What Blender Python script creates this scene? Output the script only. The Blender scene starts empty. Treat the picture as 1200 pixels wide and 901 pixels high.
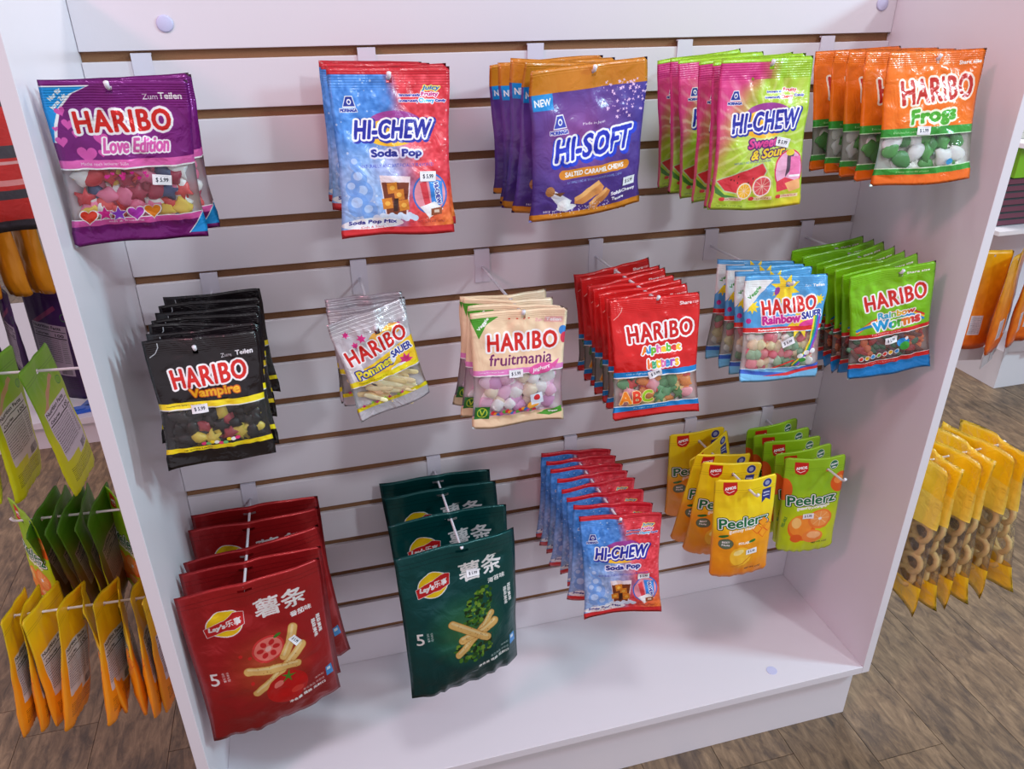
import bpy, math, random
import numpy as np
from mathutils import Matrix, Vector

SC = bpy.context.scene
COL = SC.collection

# ------------------------------------------------------------------ camera
RT = (); YAW, PITCH, ROLL, FPX = 0.2602, 0.4761, -0.0077, 902.99
_f = Vector((math.sin(YAW) * math.cos(PITCH), math.cos(YAW) * math.cos(PITCH), -math.sin(PITCH)))
_r = Vector((math.cos(YAW), -math.sin(YAW), 0.0))
_u = _r.cross(_f)
_r2 = _r * math.cos(ROLL) + _u * math.sin(ROLL)
_u2 = _u * math.cos(ROLL) - _r * math.sin(ROLL)
cam_data = bpy.data.cameras.new('camera')
cam_data.sensor_width = 36.0
cam_data.lens = 36.0 * FPX / 1200.0
cam_data.clip_start = 0.02
cam = bpy.data.objects.new('camera', cam_data)
COL.objects.link(cam)
cam.matrix_world = Matrix(((_r2.x, _u2.x, -_f.x, 0.2588), (_r2.y, _u2.y, -_f.y, -1.1858), (_r2.z, _u2.z, -_f.z, 1.3771), (0, 0, 0, 1)))
SC.camera = cam

# ------------------------------------------------------------------ world
w = bpy.data.worlds.new('shop_ambient')
SC.world = w
w.use_nodes = True
bg = w.node_tree.nodes['Background']
bg.inputs[0].default_value = (0.97, 0.90, 0.965, 1)
bg.inputs[1].default_value = 0.58

# ------------------------------------------------------------------ ceiling panels that light the shop
def ceiling_light(name, loc, size, power, color, aim=None):
    l = bpy.data.lights.new(name, 'AREA')
    l.shape = 'RECTANGLE'; l.size = size[0]; l.size_y = size[1]
    l.energy = power; l.color = color
    o = bpy.data.objects.new(name, l)
    COL.objects.link(o)
    o.location = loc
    if aim:
        o.rotation_euler = (Vector(aim) - Vector(loc)).to_track_quat('-Z', 'Y').to_euler()
    return o
ceiling_light('ceiling_panel_right', (2.3, -2.7, 2.9), (.20, .20), 28, (.84, .95, 1.0), (.5, 0, .8))
ceiling_light('ceiling_panel_far_right', (3.4, -1.3, 2.5), (.36, .36), 60, (.56, .90, 1.0), (0, -.1, .8))
ceiling_light('ceiling_panel_front', (0.55, -1.0, 2.95), (.34, .34), 12, (.93, .97, 1.0), (.5, -.2, .2))
ceiling_light('ceiling_panel_left', (-1.9, -1.6, 2.9), (.4, .4), 27, (1.0, .38, .48), (1.2, -.1, .9))
ceiling_light('ceiling_panel_back', (1.9, 1.6, 2.95), (.7, .7), 50, (1.0, .97, .93), (1.9, 1.0, 0))
ceiling_light('ceiling_panel_back_left', (-1.3, .4, 2.95), (.6, .6), 9, (1.0, .97, .96), (-.7, .8, 0))

SC.view_settings.view_transform = 'Standard'
SC.view_settings.look = 'None'
SC.view_settings.gamma = 1
SC.view_settings.use_curve_mapping = False
SC.view_settings.exposure = 0.0

# ------------------------------------------------------------------ helpers
def lin(c):
    return tuple(((x / 255.0) / 12.92 if x <= 10 else ((x / 255.0 + .055) / 1.055) ** 2.4) for x in c)

def mat(name, col, rough=.5, metal=0.0, coat=0.0, bump=None, spec=.5, trans=0.0, sss=0.0):
    m = bpy.data.materials.new(name); m.use_nodes = True
    nt = m.node_tree; b = nt.nodes['Principled BSDF']
    b.inputs['Base Color'].default_value = (*lin(col), 1)
    b.inputs['Roughness'].default_value = rough
    b.inputs['Metallic'].default_value = metal
    b.inputs['Coat Weight'].default_value = coat
    b.inputs['Specular IOR Level'].default_value = spec
    b.inputs['Transmission Weight'].default_value = trans
    if sss:
        b.inputs['Subsurface Weight'].default_value = sss
        b.inputs['Subsurface Radius'].default_value = (.004, .003, .002)
    n = nt.nodes.new('ShaderNodeTexNoise'); n.inputs['Scale'].default_value = (bump or (60, .02))[0]
    tc = nt.nodes.new('ShaderNodeTexCoord'); nt.links.new(tc.outputs['Object'], n.inputs['Vector'])
    bm_ = nt.nodes.new('ShaderNodeBump'); bm_.inputs['Strength'].default_value = (bump or (60, .02))[1]
    bm_.inputs['Distance'].default_value = .002
    nt.links.new(n.outputs['Fac'], bm_.inputs['Height']); nt.links.new(bm_.outputs['Normal'], b.inputs['Normal'])
    return m

class MB:
    """collects boxes, tubes and loose polygons and links them as one mesh object"""
    def __init__(s): s.v = []; s.f = []
    def box(s, x0, x1, y0, y1, z0, z1):
        b = len(s.v)
        s.v += [(x0, y0, z0), (x1, y0, z0), (x1, y1, z0), (x0, y1, z0), (x0, y0, z1), (x1, y0, z1), (x1, y1, z1), (x0, y1, z1)]
        s.f += [tuple(b + i for i in q) for q in ((0, 3, 2, 1), (4, 5, 6, 7), (0, 1, 5, 4), (1, 2, 6, 5), (2, 3, 7, 6), (3, 0, 4, 7))]
        return s
    def tube(s, pts, r, n=10, cap=True):
        rings = []
        pts = [Vector(p) for p in pts]
        for i, p in enumerate(pts):
            t = (pts[min(i + 1, len(pts) - 1)] - pts[max(i - 1, 0)]).normalized()
            a = t.orthogonal().normalized() if i == 0 else (s._a - t * s._a.dot(t)).normalized()
            s._a = a; c = t.cross(a)
            rr = r[i] if isinstance(r, (list, tuple)) else r
            b = len(s.v)
            for k in range(n):
                q = p + (a * math.cos(2 * math.pi * k / n) + c * math.sin(2 * math.pi * k / n)) * rr
                s.v.append(tuple(q))
            rings.append(b)
        for i in range(len(rings) - 1):
            for k in range(n):
                s.f.append((rings[i] + k, rings[i] + (k + 1) % n, rings[i + 1] + (k + 1) % n, rings[i + 1] + k))
        if cap:
            s.f.append(tuple(rings[0] + k for k in reversed(range(n))))
            s.f.append(tuple(rings[-1] + k for k in range(n)))
        return s
    def mesh(s, name, m, smooth=False, bevel=0):
        me = bpy.data.meshes.new(name); me.from_pydata(s.v, [], s.f); me.update()
        if m: me.materials.append(m)
        if smooth: me.polygons.foreach_set('use_smooth', [True] * len(me.polygons))
        return me
    def build(s, name, m, parent=None, smooth=False, bevel=0):
        o = bpy.data.objects.new(name, s.mesh(name, m, smooth)); COL.objects.link(o)
        if parent: o.parent = parent
        if bevel:
            md = o.modifiers.new('bevel', 'BEVEL'); md.width = bevel; md.segments = 2; md.limit_method = 'ANGLE'
        return o

def tag(o, label=None, cat=None, group=None, kind=None):
    if label: o['label'] = label
    if cat: o['category'] = cat
    if group: o['group'] = group
    if kind: o['kind'] = kind
    return o
def empty(name, loc=(0, 0, 0)):
    o = bpy.data.objects.new(name, None); COL.objects.link(o); o.location = loc
    o.empty_display_size = .02
    return o
def obj(name, me, parent=None, loc=None):
    o = bpy.data.objects.new(name, me); COL.objects.link(o)
    if parent: o.parent = parent
    if loc is not None: o.location = loc
    return o

# ------------------------------------------------------------------ dimensions (metres, floor at 0)
GZ = 1.3001; GS = .0762
def G(n): return GZ - (n - 1) * GS
W, D, ZB, TP, HB, KI = 1.2271, .2863, .1525, .0175, .0172, .0195
ZT = 1.385

M_WHITE = mat('white_melamine', (226, 220, 228), .32, bump=(300, .03))
M_EDGE = mat('white_edge_banding', (224, 222, 236), .35)
M_MDF = mat('brown_mdf_core', (139, 98, 66), .8, bump=(400, .3))
M_PLASTIC = mat('white_hook_plastic', (224, 222, 230), .35)
M_CLIP = mat('pale_clip_plastic', (222, 218, 232), .3)
M_CAP = mat('bluish_screw_cap', (200, 200, 232), .4)

# ------------------------------------------------------------------ floor: vinyl planks
def plank_material():
    m = bpy.data.materials.new('rustic_vinyl_plank'); m.use_nodes = True
    nt = m.node_tree; N = nt.nodes; L = nt.links; b = N['Principled BSDF']
    tc = N.new('ShaderNodeTexCoord'); oi = N.new('ShaderNodeObjectInfo')
    mul = N.new('ShaderNodeVectorMath'); mul.operation = 'MULTIPLY_ADD'
    mul.inputs[1].default_value = (1, .26, 1)
    comb = N.new('ShaderNodeCombineXYZ'); sc = N.new('ShaderNodeMath'); sc.operation = 'MULTIPLY'; sc.inputs[1].default_value = 37.0
    L.new(oi.outputs['Random'], sc.inputs[0]); L.new(sc.outputs[0], comb.inputs[0]); L.new(sc.outputs[0], comb.inputs[1])
    L.new(tc.outputs['Object'], mul.inputs[0]); L.new(comb.outputs[0], mul.inputs[2])
    n1 = N.new('ShaderNodeTexNoise'); n1.inputs['Scale'].default_value = 60; n1.inputs['Detail'].default_value = 9; n1.inputs['Roughness'].default_value = .68; n1.inputs['Distortion'].default_value = .8
    L.new(mul.outputs[0], n1.inputs['Vector'])
    r1 = N.new('ShaderNodeValToRGB')
    e = r1.color_ramp.elements
    e[0].position = .28; e[0].color = (*lin((58, 47, 40)), 1)
    e[1].position = .74; e[1].color = (*lin((156, 130, 102)), 1)
    x = e.new(.5); x.color = (*lin((116, 94, 73)), 1)
    L.new(n1.outputs['Fac'], r1.inputs[0])
    mul2 = N.new('ShaderNodeVectorMath'); mul2.operation = 'MULTIPLY_ADD'; mul2.inputs[1].default_value = (1, .45, 1)
    L.new(tc.outputs['Object'], mul2.inputs[0]); L.new(comb.outputs[0], mul2.inputs[2])
    n2 = N.new('ShaderNodeTexNoise'); n2.inputs['Scale'].default_value = 14; n2.inputs['Detail'].default_value = 10; n2.inputs['Roughness'].default_value = .72
    L.new(mul2.outputs[0], n2.inputs['Vector'])
    r2 = N.new('ShaderNodeValToRGB'); e = r2.color_ramp.elements
    e[0].position = .50; e[0].color = (0, 0, 0, 1); e[1].position = .64; e[1].color = (1, 1, 1, 1)
    L.new(n2.outputs['Fac'], r2.inputs[0])
    mx = N.new('ShaderNodeMix'); mx.data_type = 'RGBA'
    sm = N.new('ShaderNodeMath'); sm.operation = 'MULTIPLY'; sm.inputs[1].default_value = .62
    L.new(r2.outputs[0], sm.inputs[0]); L.new(sm.outputs[0], mx.inputs[0])
    L.new(r1.outputs[0], mx.inputs[6]); mx.inputs[7].default_value = (*lin((62, 52, 50)), 1)
    hs = N.new('ShaderNodeHueSaturation')
    v = N.new('ShaderNodeMapRange'); v.inputs[3].default_value = .82; v.inputs[4].default_value = 1.12
    L.new(oi.outputs['Random'], v.inputs[0]); L.new(v.outputs[0], hs.inputs['Value']); L.new(mx.outputs[2], hs.inputs['Color'])
    L.new(hs.outputs[0], b.inputs['Base Color'])
    b.inputs['Roughness'].default_value = .42
    bp = N.new('ShaderNodeBump'); bp.inputs['Strength'].default_value = .12; bp.inputs['Distance'].default_value = .002
    L.new(n1.outputs['Fac'], bp.inputs['Height']); L.new(bp.outputs[0], b.inputs['Normal'])
    return m
M_PLANK = plank_material()
M_SUB = mat('dark_subfloor', (40, 30, 26), .9)
floor = MB().box(-2.6, 4.6, -2.2, 4.6, -.06, -.004).build('floor', M_SUB); tag(floor, kind='structure')
PW, PL = .1524, 1.22
ends = {0: .013, 8: -.387, 9: -.387, 10: -.02, 7: .3}
pm = MB().box(0, PW - .0012, 0, PL - .0012, -.004, 0).mesh('plank', M_PLANK)
rnd = random.Random(4)
x0 = 1.222 - PW * 9
short = {}
for i in range(-15, 31):
    xa = x0 + i * PW
    off = {0: .013, 9: -.387, 10: .55, 11: .17}.get(i, rnd.uniform(0, PL))
    k0 = math.floor((-2.2 - off) / PL)
    for k in range(k0, k0 + 8):
        ya = off + k * PL
        if ya > 3.8 or xa > 4.4: continue
        if ya + PL < -1.6: continue
        o = obj('plank', pm, floor, (xa, ya, 0))

# ------------------------------------------------------------------ display stand with slatwall back
stand = empty('display_stand', (W / 2, -D / 2, 0))
tag(stand, 'white open-front display stand with brown-grooved slatwall back holding the bags', 'display stand')
def P(name, mb, m, bevel=0, parent=None):
    o = mb.build(name, m, None, bevel=bevel)
    p = parent or stand
    o.parent = p; o.matrix_parent_inverse = Matrix.Translation(-p.location) if p is stand else Matrix.Identity(4)
    return o
def PS(name, me, loc=(0, 0, 0)):
    o = obj(name, me, stand); o.location = Vector(loc) - stand.location
    return o
P('core_board', MB().box(.0005, W - .0005, .0075, .019, ZB + .0005, ZT), M_MDF)
def slat(z0, z1):
    P('slat', MB().box(.0006, W - .0006, 0, .0073, z0, z1), M_WHITE, .0008)
slat(G(1) + .0064, ZT)
for n in range(1, 15): slat(G(n + 1) + .0064, G(n) - .0064)
slat(ZB + .0006, G(15) - .0064)
for sx in (-1, 1):
    xa, xb = (-TP, 0) if sx < 0 else (W, W + TP)
    P('side_panel', MB().box(xa, xb, -D, .019, ZB - HB, ZT), M_WHITE, .0006)
P('bottom_shelf', MB().box(.0002, W - .0002, -D, .019, ZB - HB, ZB), M_WHITE, .0006)
P('kick_plate', MB().box(.0, W, -D + KI, -D + KI + .016, 0.0005, ZB - HB - .0002), M_WHITE)
P('base_side', MB().box(0, .016, -D + KI + .0165, .018, 0.0005, ZB - HB - .0002), M_WHITE)
P('base_side', MB().box(W - .016, W, -D + KI + .0165, .018, 0.0005, ZB - HB - .0002), M_WHITE)
def disc(r, t, n=24):
    return MB().tube([(0, 0, 0), (0, -t * .6, 0), (0, -t, 0)], [r, r, r * .82], n)
cm = disc(.0105, .0022).mesh('screw_cap', M_CAP, True)
for (x, z) in ((.111, 1.338), (W - .028, 1.349)): PS('screw_cap', cm, (x, 0, z))
cs = MB().tube([(0, 0, 0), (0, 0, .0008)], .0105, 24).mesh('screw_cap', M_CAP)
PS('screw_cap', cs, (1.045, -.245, ZB))
#@@ART
# ------------------------------------------------------------------ flat print of the packaging, drawn here point by point
_cu = bpy.data.curves.new('lettering', 'FONT'); _cu.resolution_u = 3
_to = bpy.data.objects.new('lettering', _cu); COL.objects.link(_to)
_tc = {}
def text_tris(s, sh=0.0, sp=1.0):
    key = (s, sh, sp)
    if key not in _tc:
        _cu.body = s; _cu.shear = sh; _cu.space_character = sp
        dg = bpy.context.evaluated_depsgraph_get(); dg.update()
        ev = _to.evaluated_get(dg); me = ev.to_mesh(); me.calc_loop_triangles()
        V = np.array([v.co[:2] for v in me.vertices]); T = np.array([t.vertices[:] for t in me.loop_triangles])
        ev.to_mesh_clear()
        lo, hi = V.min(0), V.max(0)
        _tc[key] = ((V - lo), T, hi - lo)
    return _tc[key]

class Art:
    def __init__(s, H, px=4.4, bg=(255, 255, 255)):
        s.k = px; s.H = H; s.w = int(100 * px); s.h = int(H * px)
        s.rgb = np.zeros((s.h, s.w, 3), np.float32); s.rgb[:] = np.array(bg) / 255.
        s.a = np.ones((s.h, s.w), np.float32)
        yy, xx = np.mgrid[0:s.h, 0:s.w]; s.X = (xx + .5) / px; s.Y = (yy + .5) / px
        s.rs = np.random.RandomState(3)
    def paint(s, m, c, al=1.0):
        c = np.array(c, np.float32) / 255.
        if m.dtype == bool:
            if al == 1.0: s.rgb[m] = c; s.a[m] = 1.0
            else: s.rgb[m] = s.rgb[m] * (1 - al) + c * al; s.a[m] = np.maximum(s.a[m], al)
        else:
            q = (m * al)[..., None]; s.rgb = s.rgb * (1 - q) + c * q
    def rect(s, x0, y0, x1, y1, c, al=1.0): s.paint((s.X >= x0) & (s.X < x1) & (s.Y >= y0) & (s.Y < y1), c, al)
    def band(s, y0, y1, c, tilt=0, sag=0):
        o = tilt * (s.X - 50) / 50 + sag * (1 - ((s.X - 50) / 50) ** 2)
        s.paint((s.Y >= y0 + o) & (s.Y < y1 + o), c)
    def grad(s, y0, c0, y1, c1):
        t = np.clip((s.Y - y0) / (y1 - y0), 0, 1)[..., None]
        m = (s.Y >= y0) & (s.Y <= y1)
        q = np.array(c0) / 255. * (1 - t) + np.array(c1) / 255. * t
        s.rgb[m] = q[m]
    def window(s, y0, y1, x0=-1, x1=101, al=.02):
        m = (s.X >= x0) & (s.X < x1) & (s.Y >= y0) & (s.Y < y1); s.a[m] = al
        s.rgb[m] = .95
    def ell(s, cx, cy, rx, ry=None, c=(0, 0, 0), rot=0, al=1.0):
        ry = ry or rx; a = math.radians(rot); dx = s.X - cx; dy = s.Y - cy
        u = dx * math.cos(a) + dy * math.sin(a); v = -dx * math.sin(a) + dy * math.cos(a)
        s.paint((u / rx) ** 2 + (v / ry) ** 2 < 1, c, al)
    def polym(s, pts):
        m = np.zeros((s.h, s.w), bool); X, Y = s.X, s.Y
        for (xa, ya), (xb, yb) in zip(pts, pts[1:] + pts[:1]):
            if ya == yb: continue
            c = ((ya <= Y) != (yb <= Y)) & (X < (xb - xa) * (Y - ya) / (yb - ya) + xa); m ^= c
        return m
    def poly(s, pts, c, al=1.0): s.paint(s.polym(pts), c, al)
    def line(s, pts, wd, c):
        for (xa, ya), (xb, yb) in zip(pts, pts[1:]):
            dx, dy = xb - xa, yb - ya; L = dx * dx + dy * dy + 1e-9
            t = np.clip(((s.X - xa) * dx + (s.Y - ya) * dy) / L, 0, 1)
            s.paint((s.X - xa - t * dx) ** 2 + (s.Y - ya - t * dy) ** 2 < (wd / 2) ** 2, c)
    def heart(s, cx, cy, r, c, rot=0):
        P_ = [(16 * math.sin(t) ** 3, -(13 * math.cos(t) - 5 * math.cos(2 * t) - 2 * math.cos(3 * t) - math.cos(4 * t))) for t in [i * math.pi / 14 for i in range(28)]]
        a = math.radians(rot)
        s.poly([(cx + r * (x * math.cos(a) - y * math.sin(a)) / 16, cy + r * (x * math.sin(a) + y * math.cos(a)) / 16) for x, y in P_], c)
    def star(s, cx, cy, r, c, n=5, q=.45, rot=0):
        s.poly([(cx + (r if i % 2 == 0 else r * q) * math.sin(i * math.pi / n + rot), cy - (r if i % 2 == 0 else r * q) * math.cos(i * math.pi / n + rot)) for i in range(2 * n)], c)
    def noise(s, n, amp):
        q = s.rs.rand(int(s.H / n) + 3, int(100 / n) + 3); fy = s.Y / n; fx = s.X / n
        iy = fy.astype(int); ix = fx.astype(int); ty = fy - iy; tx = fx - ix
        v = (q[iy, ix] * (1 - ty) * (1 - tx) + q[iy + 1, ix] * ty * (1 - tx) + q[iy, ix + 1] * (1 - ty) * tx + q[iy + 1, ix + 1] * ty * tx)
        return (v - .5) * amp
    def grain(s, n, amp, y0=0, y1=999):
        m = (s.Y >= y0) & (s.Y < y1); s.rgb[m] = np.clip(s.rgb + s.noise(n, amp)[..., None], 0, 1)[m]
    @staticmethod
    def dil(m, r):
        r = int(round(r))
        if r < 1: return m
        out = m.copy(); h, w_ = m.shape
        P_ = np.zeros((h + 2 * r, w_ + 2 * r + 1), np.int32); P_[r:r + h, r + 1:r + 1 + w_] = m
        C_ = np.cumsum(P_, 1)
        for dy in range(-r, r + 1):
            hw = int(math.sqrt(r * r - dy * dy) + .5)
            row = C_[r + dy:r + dy + h]
            out |= (row[:, r + hw + 1:r + hw + 1 + w_] - row[:, r - hw:r - hw + w_]) > 0
        return out
    def tmask(s, txt, cx, cy, h, wd=None, rot=0, sh=0.0, sp=1.0, arc=0.0):
        V, T, sz = text_tris(txt, sh, sp)
        ky = h / sz[1] if h else wd / sz[0]; kx = (wd / sz[0]) if wd else ky
        x = (V[:, 0] - sz[0] / 2) * kx; y = -(V[:, 1] - sz[1] / 2) * ky
        if arc: y = y + arc * (x / (sz[0] * kx / 2)) ** 2
        a = math.radians(rot); X = (cx + x * math.cos(a) - y * math.sin(a)) * s.k; Y = (cy + x * math.sin(a) + y * math.cos(a)) * s.k
        m = np.zeros((s.h, s.w), bool)
        for t in T:
            xs = X[t]; ys = Y[t]
            xa, xb = max(int(xs.min()), 0), min(int(xs.max()) + 2, s.w); ya, yb = max(int(ys.min()), 0), min(int(ys.max()) + 2, s.h)
            if xa >= xb or ya >= yb: continue
            gx = np.arange(xa, xb)[None, :] + .5; gy = np.arange(ya, yb)[:, None] + .5
            d = [(xs[(i + 1) % 3] - xs[i]) * (gy - ys[i]) - (ys[(i + 1) % 3] - ys[i]) * (gx - xs[i]) for i in range(3)]
            m[ya:yb, xa:xb] |= ((d[0] >= 0) & (d[1] >= 0) & (d[2] >= 0)) | ((d[0] <= 0) & (d[1] <= 0) & (d[2] <= 0))
        return m
    def text(s, txt, cx, cy, h, c, wd=None, bold=0.0, out=(), cols=None, fancy=None, **k):
        m = s.tmask(txt, cx, cy, h, wd, **k); m = s.dil(m, bold * s.k * .58)
        for r, oc in out: s.paint(s.dil(m, r * s.k), oc)
        s.paint(m, c)
        if cols:
            xs = np.where(m.any(0))[0]
            if len(xs):
                a, b = xs[0], xs[-1] + 1; i = ((np.arange(s.w) - a) * len(cols) / (b - a)).astype(int).clip(0, len(cols) - 1)
                s.rgb[m] = (np.array(cols, np.float32) / 255.)[i][None].repeat(s.h, 0)[m]
        return m
    def smalltext(s, x0, y0, x1, n, c, lh=2.2, th=.7):
        r = random.Random(int(x0 * 7 + y0 * 13))
        for i in range(n):
            x = x0; y = y0 + i * lh
            while x < x1 - 1:
                q = r.uniform(1.2, 4); s.rect(x, y, min(x + q, x1), y + th, c); x += q + .7
    def image(s, name):
        im = bpy.data.images.new(name, s.w, s.h, alpha=True)
        buf = np.ones((s.h, s.w, 4), np.float32); buf[..., :3] = np.clip(s.rgb, 0, 1); buf[..., 3] = s.a
        im.pixels.foreach_set(buf[::-1].ravel()); im.update(); im.pack()
        return im

RED = (214, 32, 26); WHT = (250, 248, 250)
def wordmark(a, cx, cy, wd, h, rot=-1, out=((1.9, WHT),), fill=RED):
    a.text('HARIBO', cx, cy, h, fill, wd=wd, bold=1.35, rot=rot, out=out, sp=1.12)
def triangle_logo(a, cx, cy, q=1.0, c=(30, 50, 150)):
    a.poly([(cx - 4 * q, cy + 3.6 * q), (cx - 1.6 * q, cy - 3.6 * q), (cx + 3.2 * q, cy - 3.6 * q), (cx + 5 * q, cy + 3.6 * q)], WHT)
    a.poly([(cx - 3.4 * q, cy + 3 * q), (cx - 1.2 * q, cy - 3 * q), (cx + 2.8 * q, cy - 3 * q), (cx + 4.4 * q, cy + 3 * q)], c)
    a.ell(cx + .7 * q, cy + .1 * q, 1.5 * q, 1.8 * q, WHT); a.ell(cx + .7 * q, cy + .2 * q, .8 * q, 1 * q, c)
    a.text('MORINAGA', cx, cy + 5.4 * q, 1.9 * q, c, wd=11 * q, bold=.2, out=((.5, WHT),))
def chew_mark(a, txt, cx, cy, wd, h, rot=-1):
    a.ell(cx + 2, cy - 3, wd * .36, h * .8, (160, 60, 150)); a.ell(cx - 2, cy + 3, wd * .34, h * .75, (250, 190, 40))
    a.text(txt, cx + 1, cy + 1, h, (35, 45, 165), wd=wd, bold=1.9, rot=rot, sh=.25, out=((2.0, (35, 45, 165)),), sp=1.05)
    a.text(txt, cx, cy, h, (30, 38, 160), wd=wd, bold=1.15, rot=rot, sh=.25, out=((1.5, WHT),), sp=1.05)

def art_love():
    a = Art(125, bg=(126, 28, 122))
    a.paint(np.clip(1 - np.hypot(a.X - 62, (a.Y - 34) * 1.2) / 45, 0, 1), (186, 62, 190), .55)
    a.ell(46, 72, 64, 70, (110, 18, 104), al=.35)
    a.poly([(0, 4), (33, 4), (20, 10), (11, 20), (6, 32), (3, 44), (0, 44)], WHT)
    a.poly([(0, 5), (30, 5), (18, 10), (9, 20), (4, 31), (1, 44), (0, 44)], (20, 150, 226))
    a.text('Nur für', 9, 10, 3, WHT, wd=11, bold=.25, rot=-42); a.text('kurze Zeit', 10.5, 15, 3, WHT, wd=14, bold=.25, rot=-42)
    a.text('Zum', 72, 12.5, 4, WHT, bold=.1); a.text('Teilen', 86, 11.8, 4.6, WHT, bold=.5)
    for x, y, r, q in ((10, 22, 3.6, -15), (13, 31, 4.2, 10), (6, 43, 4.2, 0), (17, 38, 3, 20), (33, 42, 5, 0), (21, 53, 7, 5), (32, 52, 3, 0), (4, 34, 2, 0)):
        a.heart(x, y, r, (222, 90, 178), q)
    wordmark(a, 51, 29.5, 66, 15)
    a.text('Love Edition', 57, 47, 10.5, (222, 96, 178), wd=48, bold=.75, sh=.3, out=((1.2, WHT),))
    a.window(64, 112)
    a.band(57, 63, (232, 104, 182)); a.band(63, 64, WHT)
    a.text('Machs noch leckerer Süße', 32, 60, 2.2, WHT, wd=34, bold=.1)
    a.band(104, 109, (226, 92, 172)); a.band(103.3, 104, WHT); a.band(109, 126, (118, 22, 112))
    for x, y, f, c in ((13, 101, a.heart, (226, 60, 40)), (25, 99, a.star, (214, 40, 140)), (35, 100, a.star, (140, 60, 190)), (48, 100, a.heart, (190, 60, 190)), (61, 99, a.heart, (244, 140, 40))):
        f(x, y, 7.2, WHT); f(x, y, 6.2, c)
    for i in range(14): a.heart(a.rs.uniform(30, 76), a.rs.uniform(66, 74), 1.6, (214, 40, 140))
    a.text('süß & fruchtig', 40, 106.6, 2, WHT, wd=26)
    a.poly([(86, 121), (101, 103), (101, 121)], (20, 150, 226)); a.line([(86, 121), (101, 103)], .7, WHT)
    return a

def art_soda(H=138):
    a = Art(H, bg=(74, 140, 222))
    t = np.clip((a.X - 42 + a.noise(14, 34) - (a.Y - 40) * .05) / 22, 0, 1)
    a.paint(t, (228, 62, 76)); a.paint(np.clip((a.Y - 50) / 40, 0, 1) * np.clip(1 - abs(a.X - 18) / 44, 0, 1), (206, 214, 240), .85)
    a.paint(np.clip((a.Y - 90) / 40, 0, 1) * np.clip((a.X - 62) / 30, 0, 1), (240, 132, 50), .9)
    a.paint(np.clip(1 - np.hypot(a.X - 52, a.Y - 74) / 30, 0, 1), (240, 190, 205), .6)
    a.grain(2.2, .16); a.grain(6, .12)
    for i in range(60): a.ell(a.rs.uniform(0, 100), a.rs.uniform(8, 130), a.rs.uniform(.3, 1.0), None, WHT, al=.5)
    a.rect(0, 0, 100, 6.2, (200, 26, 44)); a.band(H - 7, H + 1, (210, 40, 48))
    triangle_logo(a, 14, 27, 1.25)
    a.text('Juicy', 84, 17, 4.2, (30, 110, 215), wd=15, bold=.4, sh=.2, out=((.8, (255, 240, 120)),))
    a.text('Immensely', 66, 22.5, 2.4, (40, 40, 150), wd=18, bold=.2, out=((.5, WHT),)); a.text('Fruity', 83, 22, 4, (190, 30, 120), wd=14, bold=.35, out=((.6, WHT),))
    a.text('Intensely', 65, 27, 2.4, (40, 40, 150), wd=17, bold=.2, out=((.5, WHT),)); a.text('Chewy', 80, 27, 4, (40, 170, 230), wd=13, bold=.4, out=((.6, WHT),)); a.text('Candy', 92, 27, 2.4, (40, 40, 150), wd=9, bold=.2, out=((.5, WHT),))
    chew_mark(a, 'HI-CHEW', 50, 49, 68, 14.5, 0)
    a.text('Soda Pop', 51, 69, 7.4, (28, 38, 140), wd=44, bold=.9, out=((1.5, (226, 226, 250)),))
    a.text('NATURALLY AND ARTIFICIALLY FLAVORED', 51, 78.5, 2.8, (70, 80, 190), wd=66, bold=.1)
    # drinks glass, bubbles, round inset with wrapped pieces
    for x, y, r in ((14, 76, 5), (16, 88, 7), (19, 100, 8.5), (14, 110, 9), (24, 116, 7), (10, 96, 6)): a.ell(x, y, r, r * 1.15, (112, 160, 232), al=.75); a.ell(x - 1, y - 2, r * .55, r * .5, (190, 214, 250), al=.8)
    a.poly([(34, 86), (62, 88), (58, 122), (38, 120)], (238, 220, 225)); a.poly([(35.5, 92), (60.5, 93), (56.5, 121), (39, 119)], (120, 52, 24))
    for x, y, q in ((45, 97, 12), (51, 103, -8), (40, 110, 20), (55, 112, 5)):
        a.poly([(x - 5, y - 4), (x + 4, y - 5), (x + 5, y + 4), (x - 4, y + 5)], (214, 128, 34)); a.ell(x, y, 2.4, 2, (246, 190, 80), al=.8)
    a.poly([(46, 106), (50, 106), (49, 117), (45, 117)], (56, 22, 14))
    for i in range(14): a.ell(30 + i * 2.7, 122 + 1.6 * math.sin(i * 2.1), 3, 2.6, (214, 226, 246))
    a.ell(80, 103, 16.5, 17.5, (40, 110, 205)); a.ell(80, 103, 15, 16, (236, 150, 165))
    a.poly([(70, 94), (76, 92), (80, 112), (75, 114)], (226, 66, 80)); a.poly([(78, 90), (92, 93), (92, 112), (82, 116)], (60, 140, 226)); a.text('HI-CHEW', 87, 103, 4, (30, 38, 150), wd=18, bold=.3, rot=80, out=((.6, WHT),))
    a.poly([(70, 114), (84, 110), (92, 117), (78, 124)], WHT); a.poly([(80, 116), (91, 115), (90, 121), (80, 122)], (150, 80, 50)); a.rect(83, 117, 88, 119.6, (226, 200, 180))
    a.ell(27, 127, 27, 5, WHT, al=.9); a.text('Soda Pop Mix', 27, 126, 4, (40, 40, 140), wd=42, bold=.5); a.text('Cola & Soda', 27, 130.2, 1.7, (200, 50, 60), wd=20, bold=.1)
    a.text('NET WT. 2.82 OZ (80g)', 76, 127, 2.2, (150, 50, 60), wd=32, bold=.1)
    return a

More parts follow.
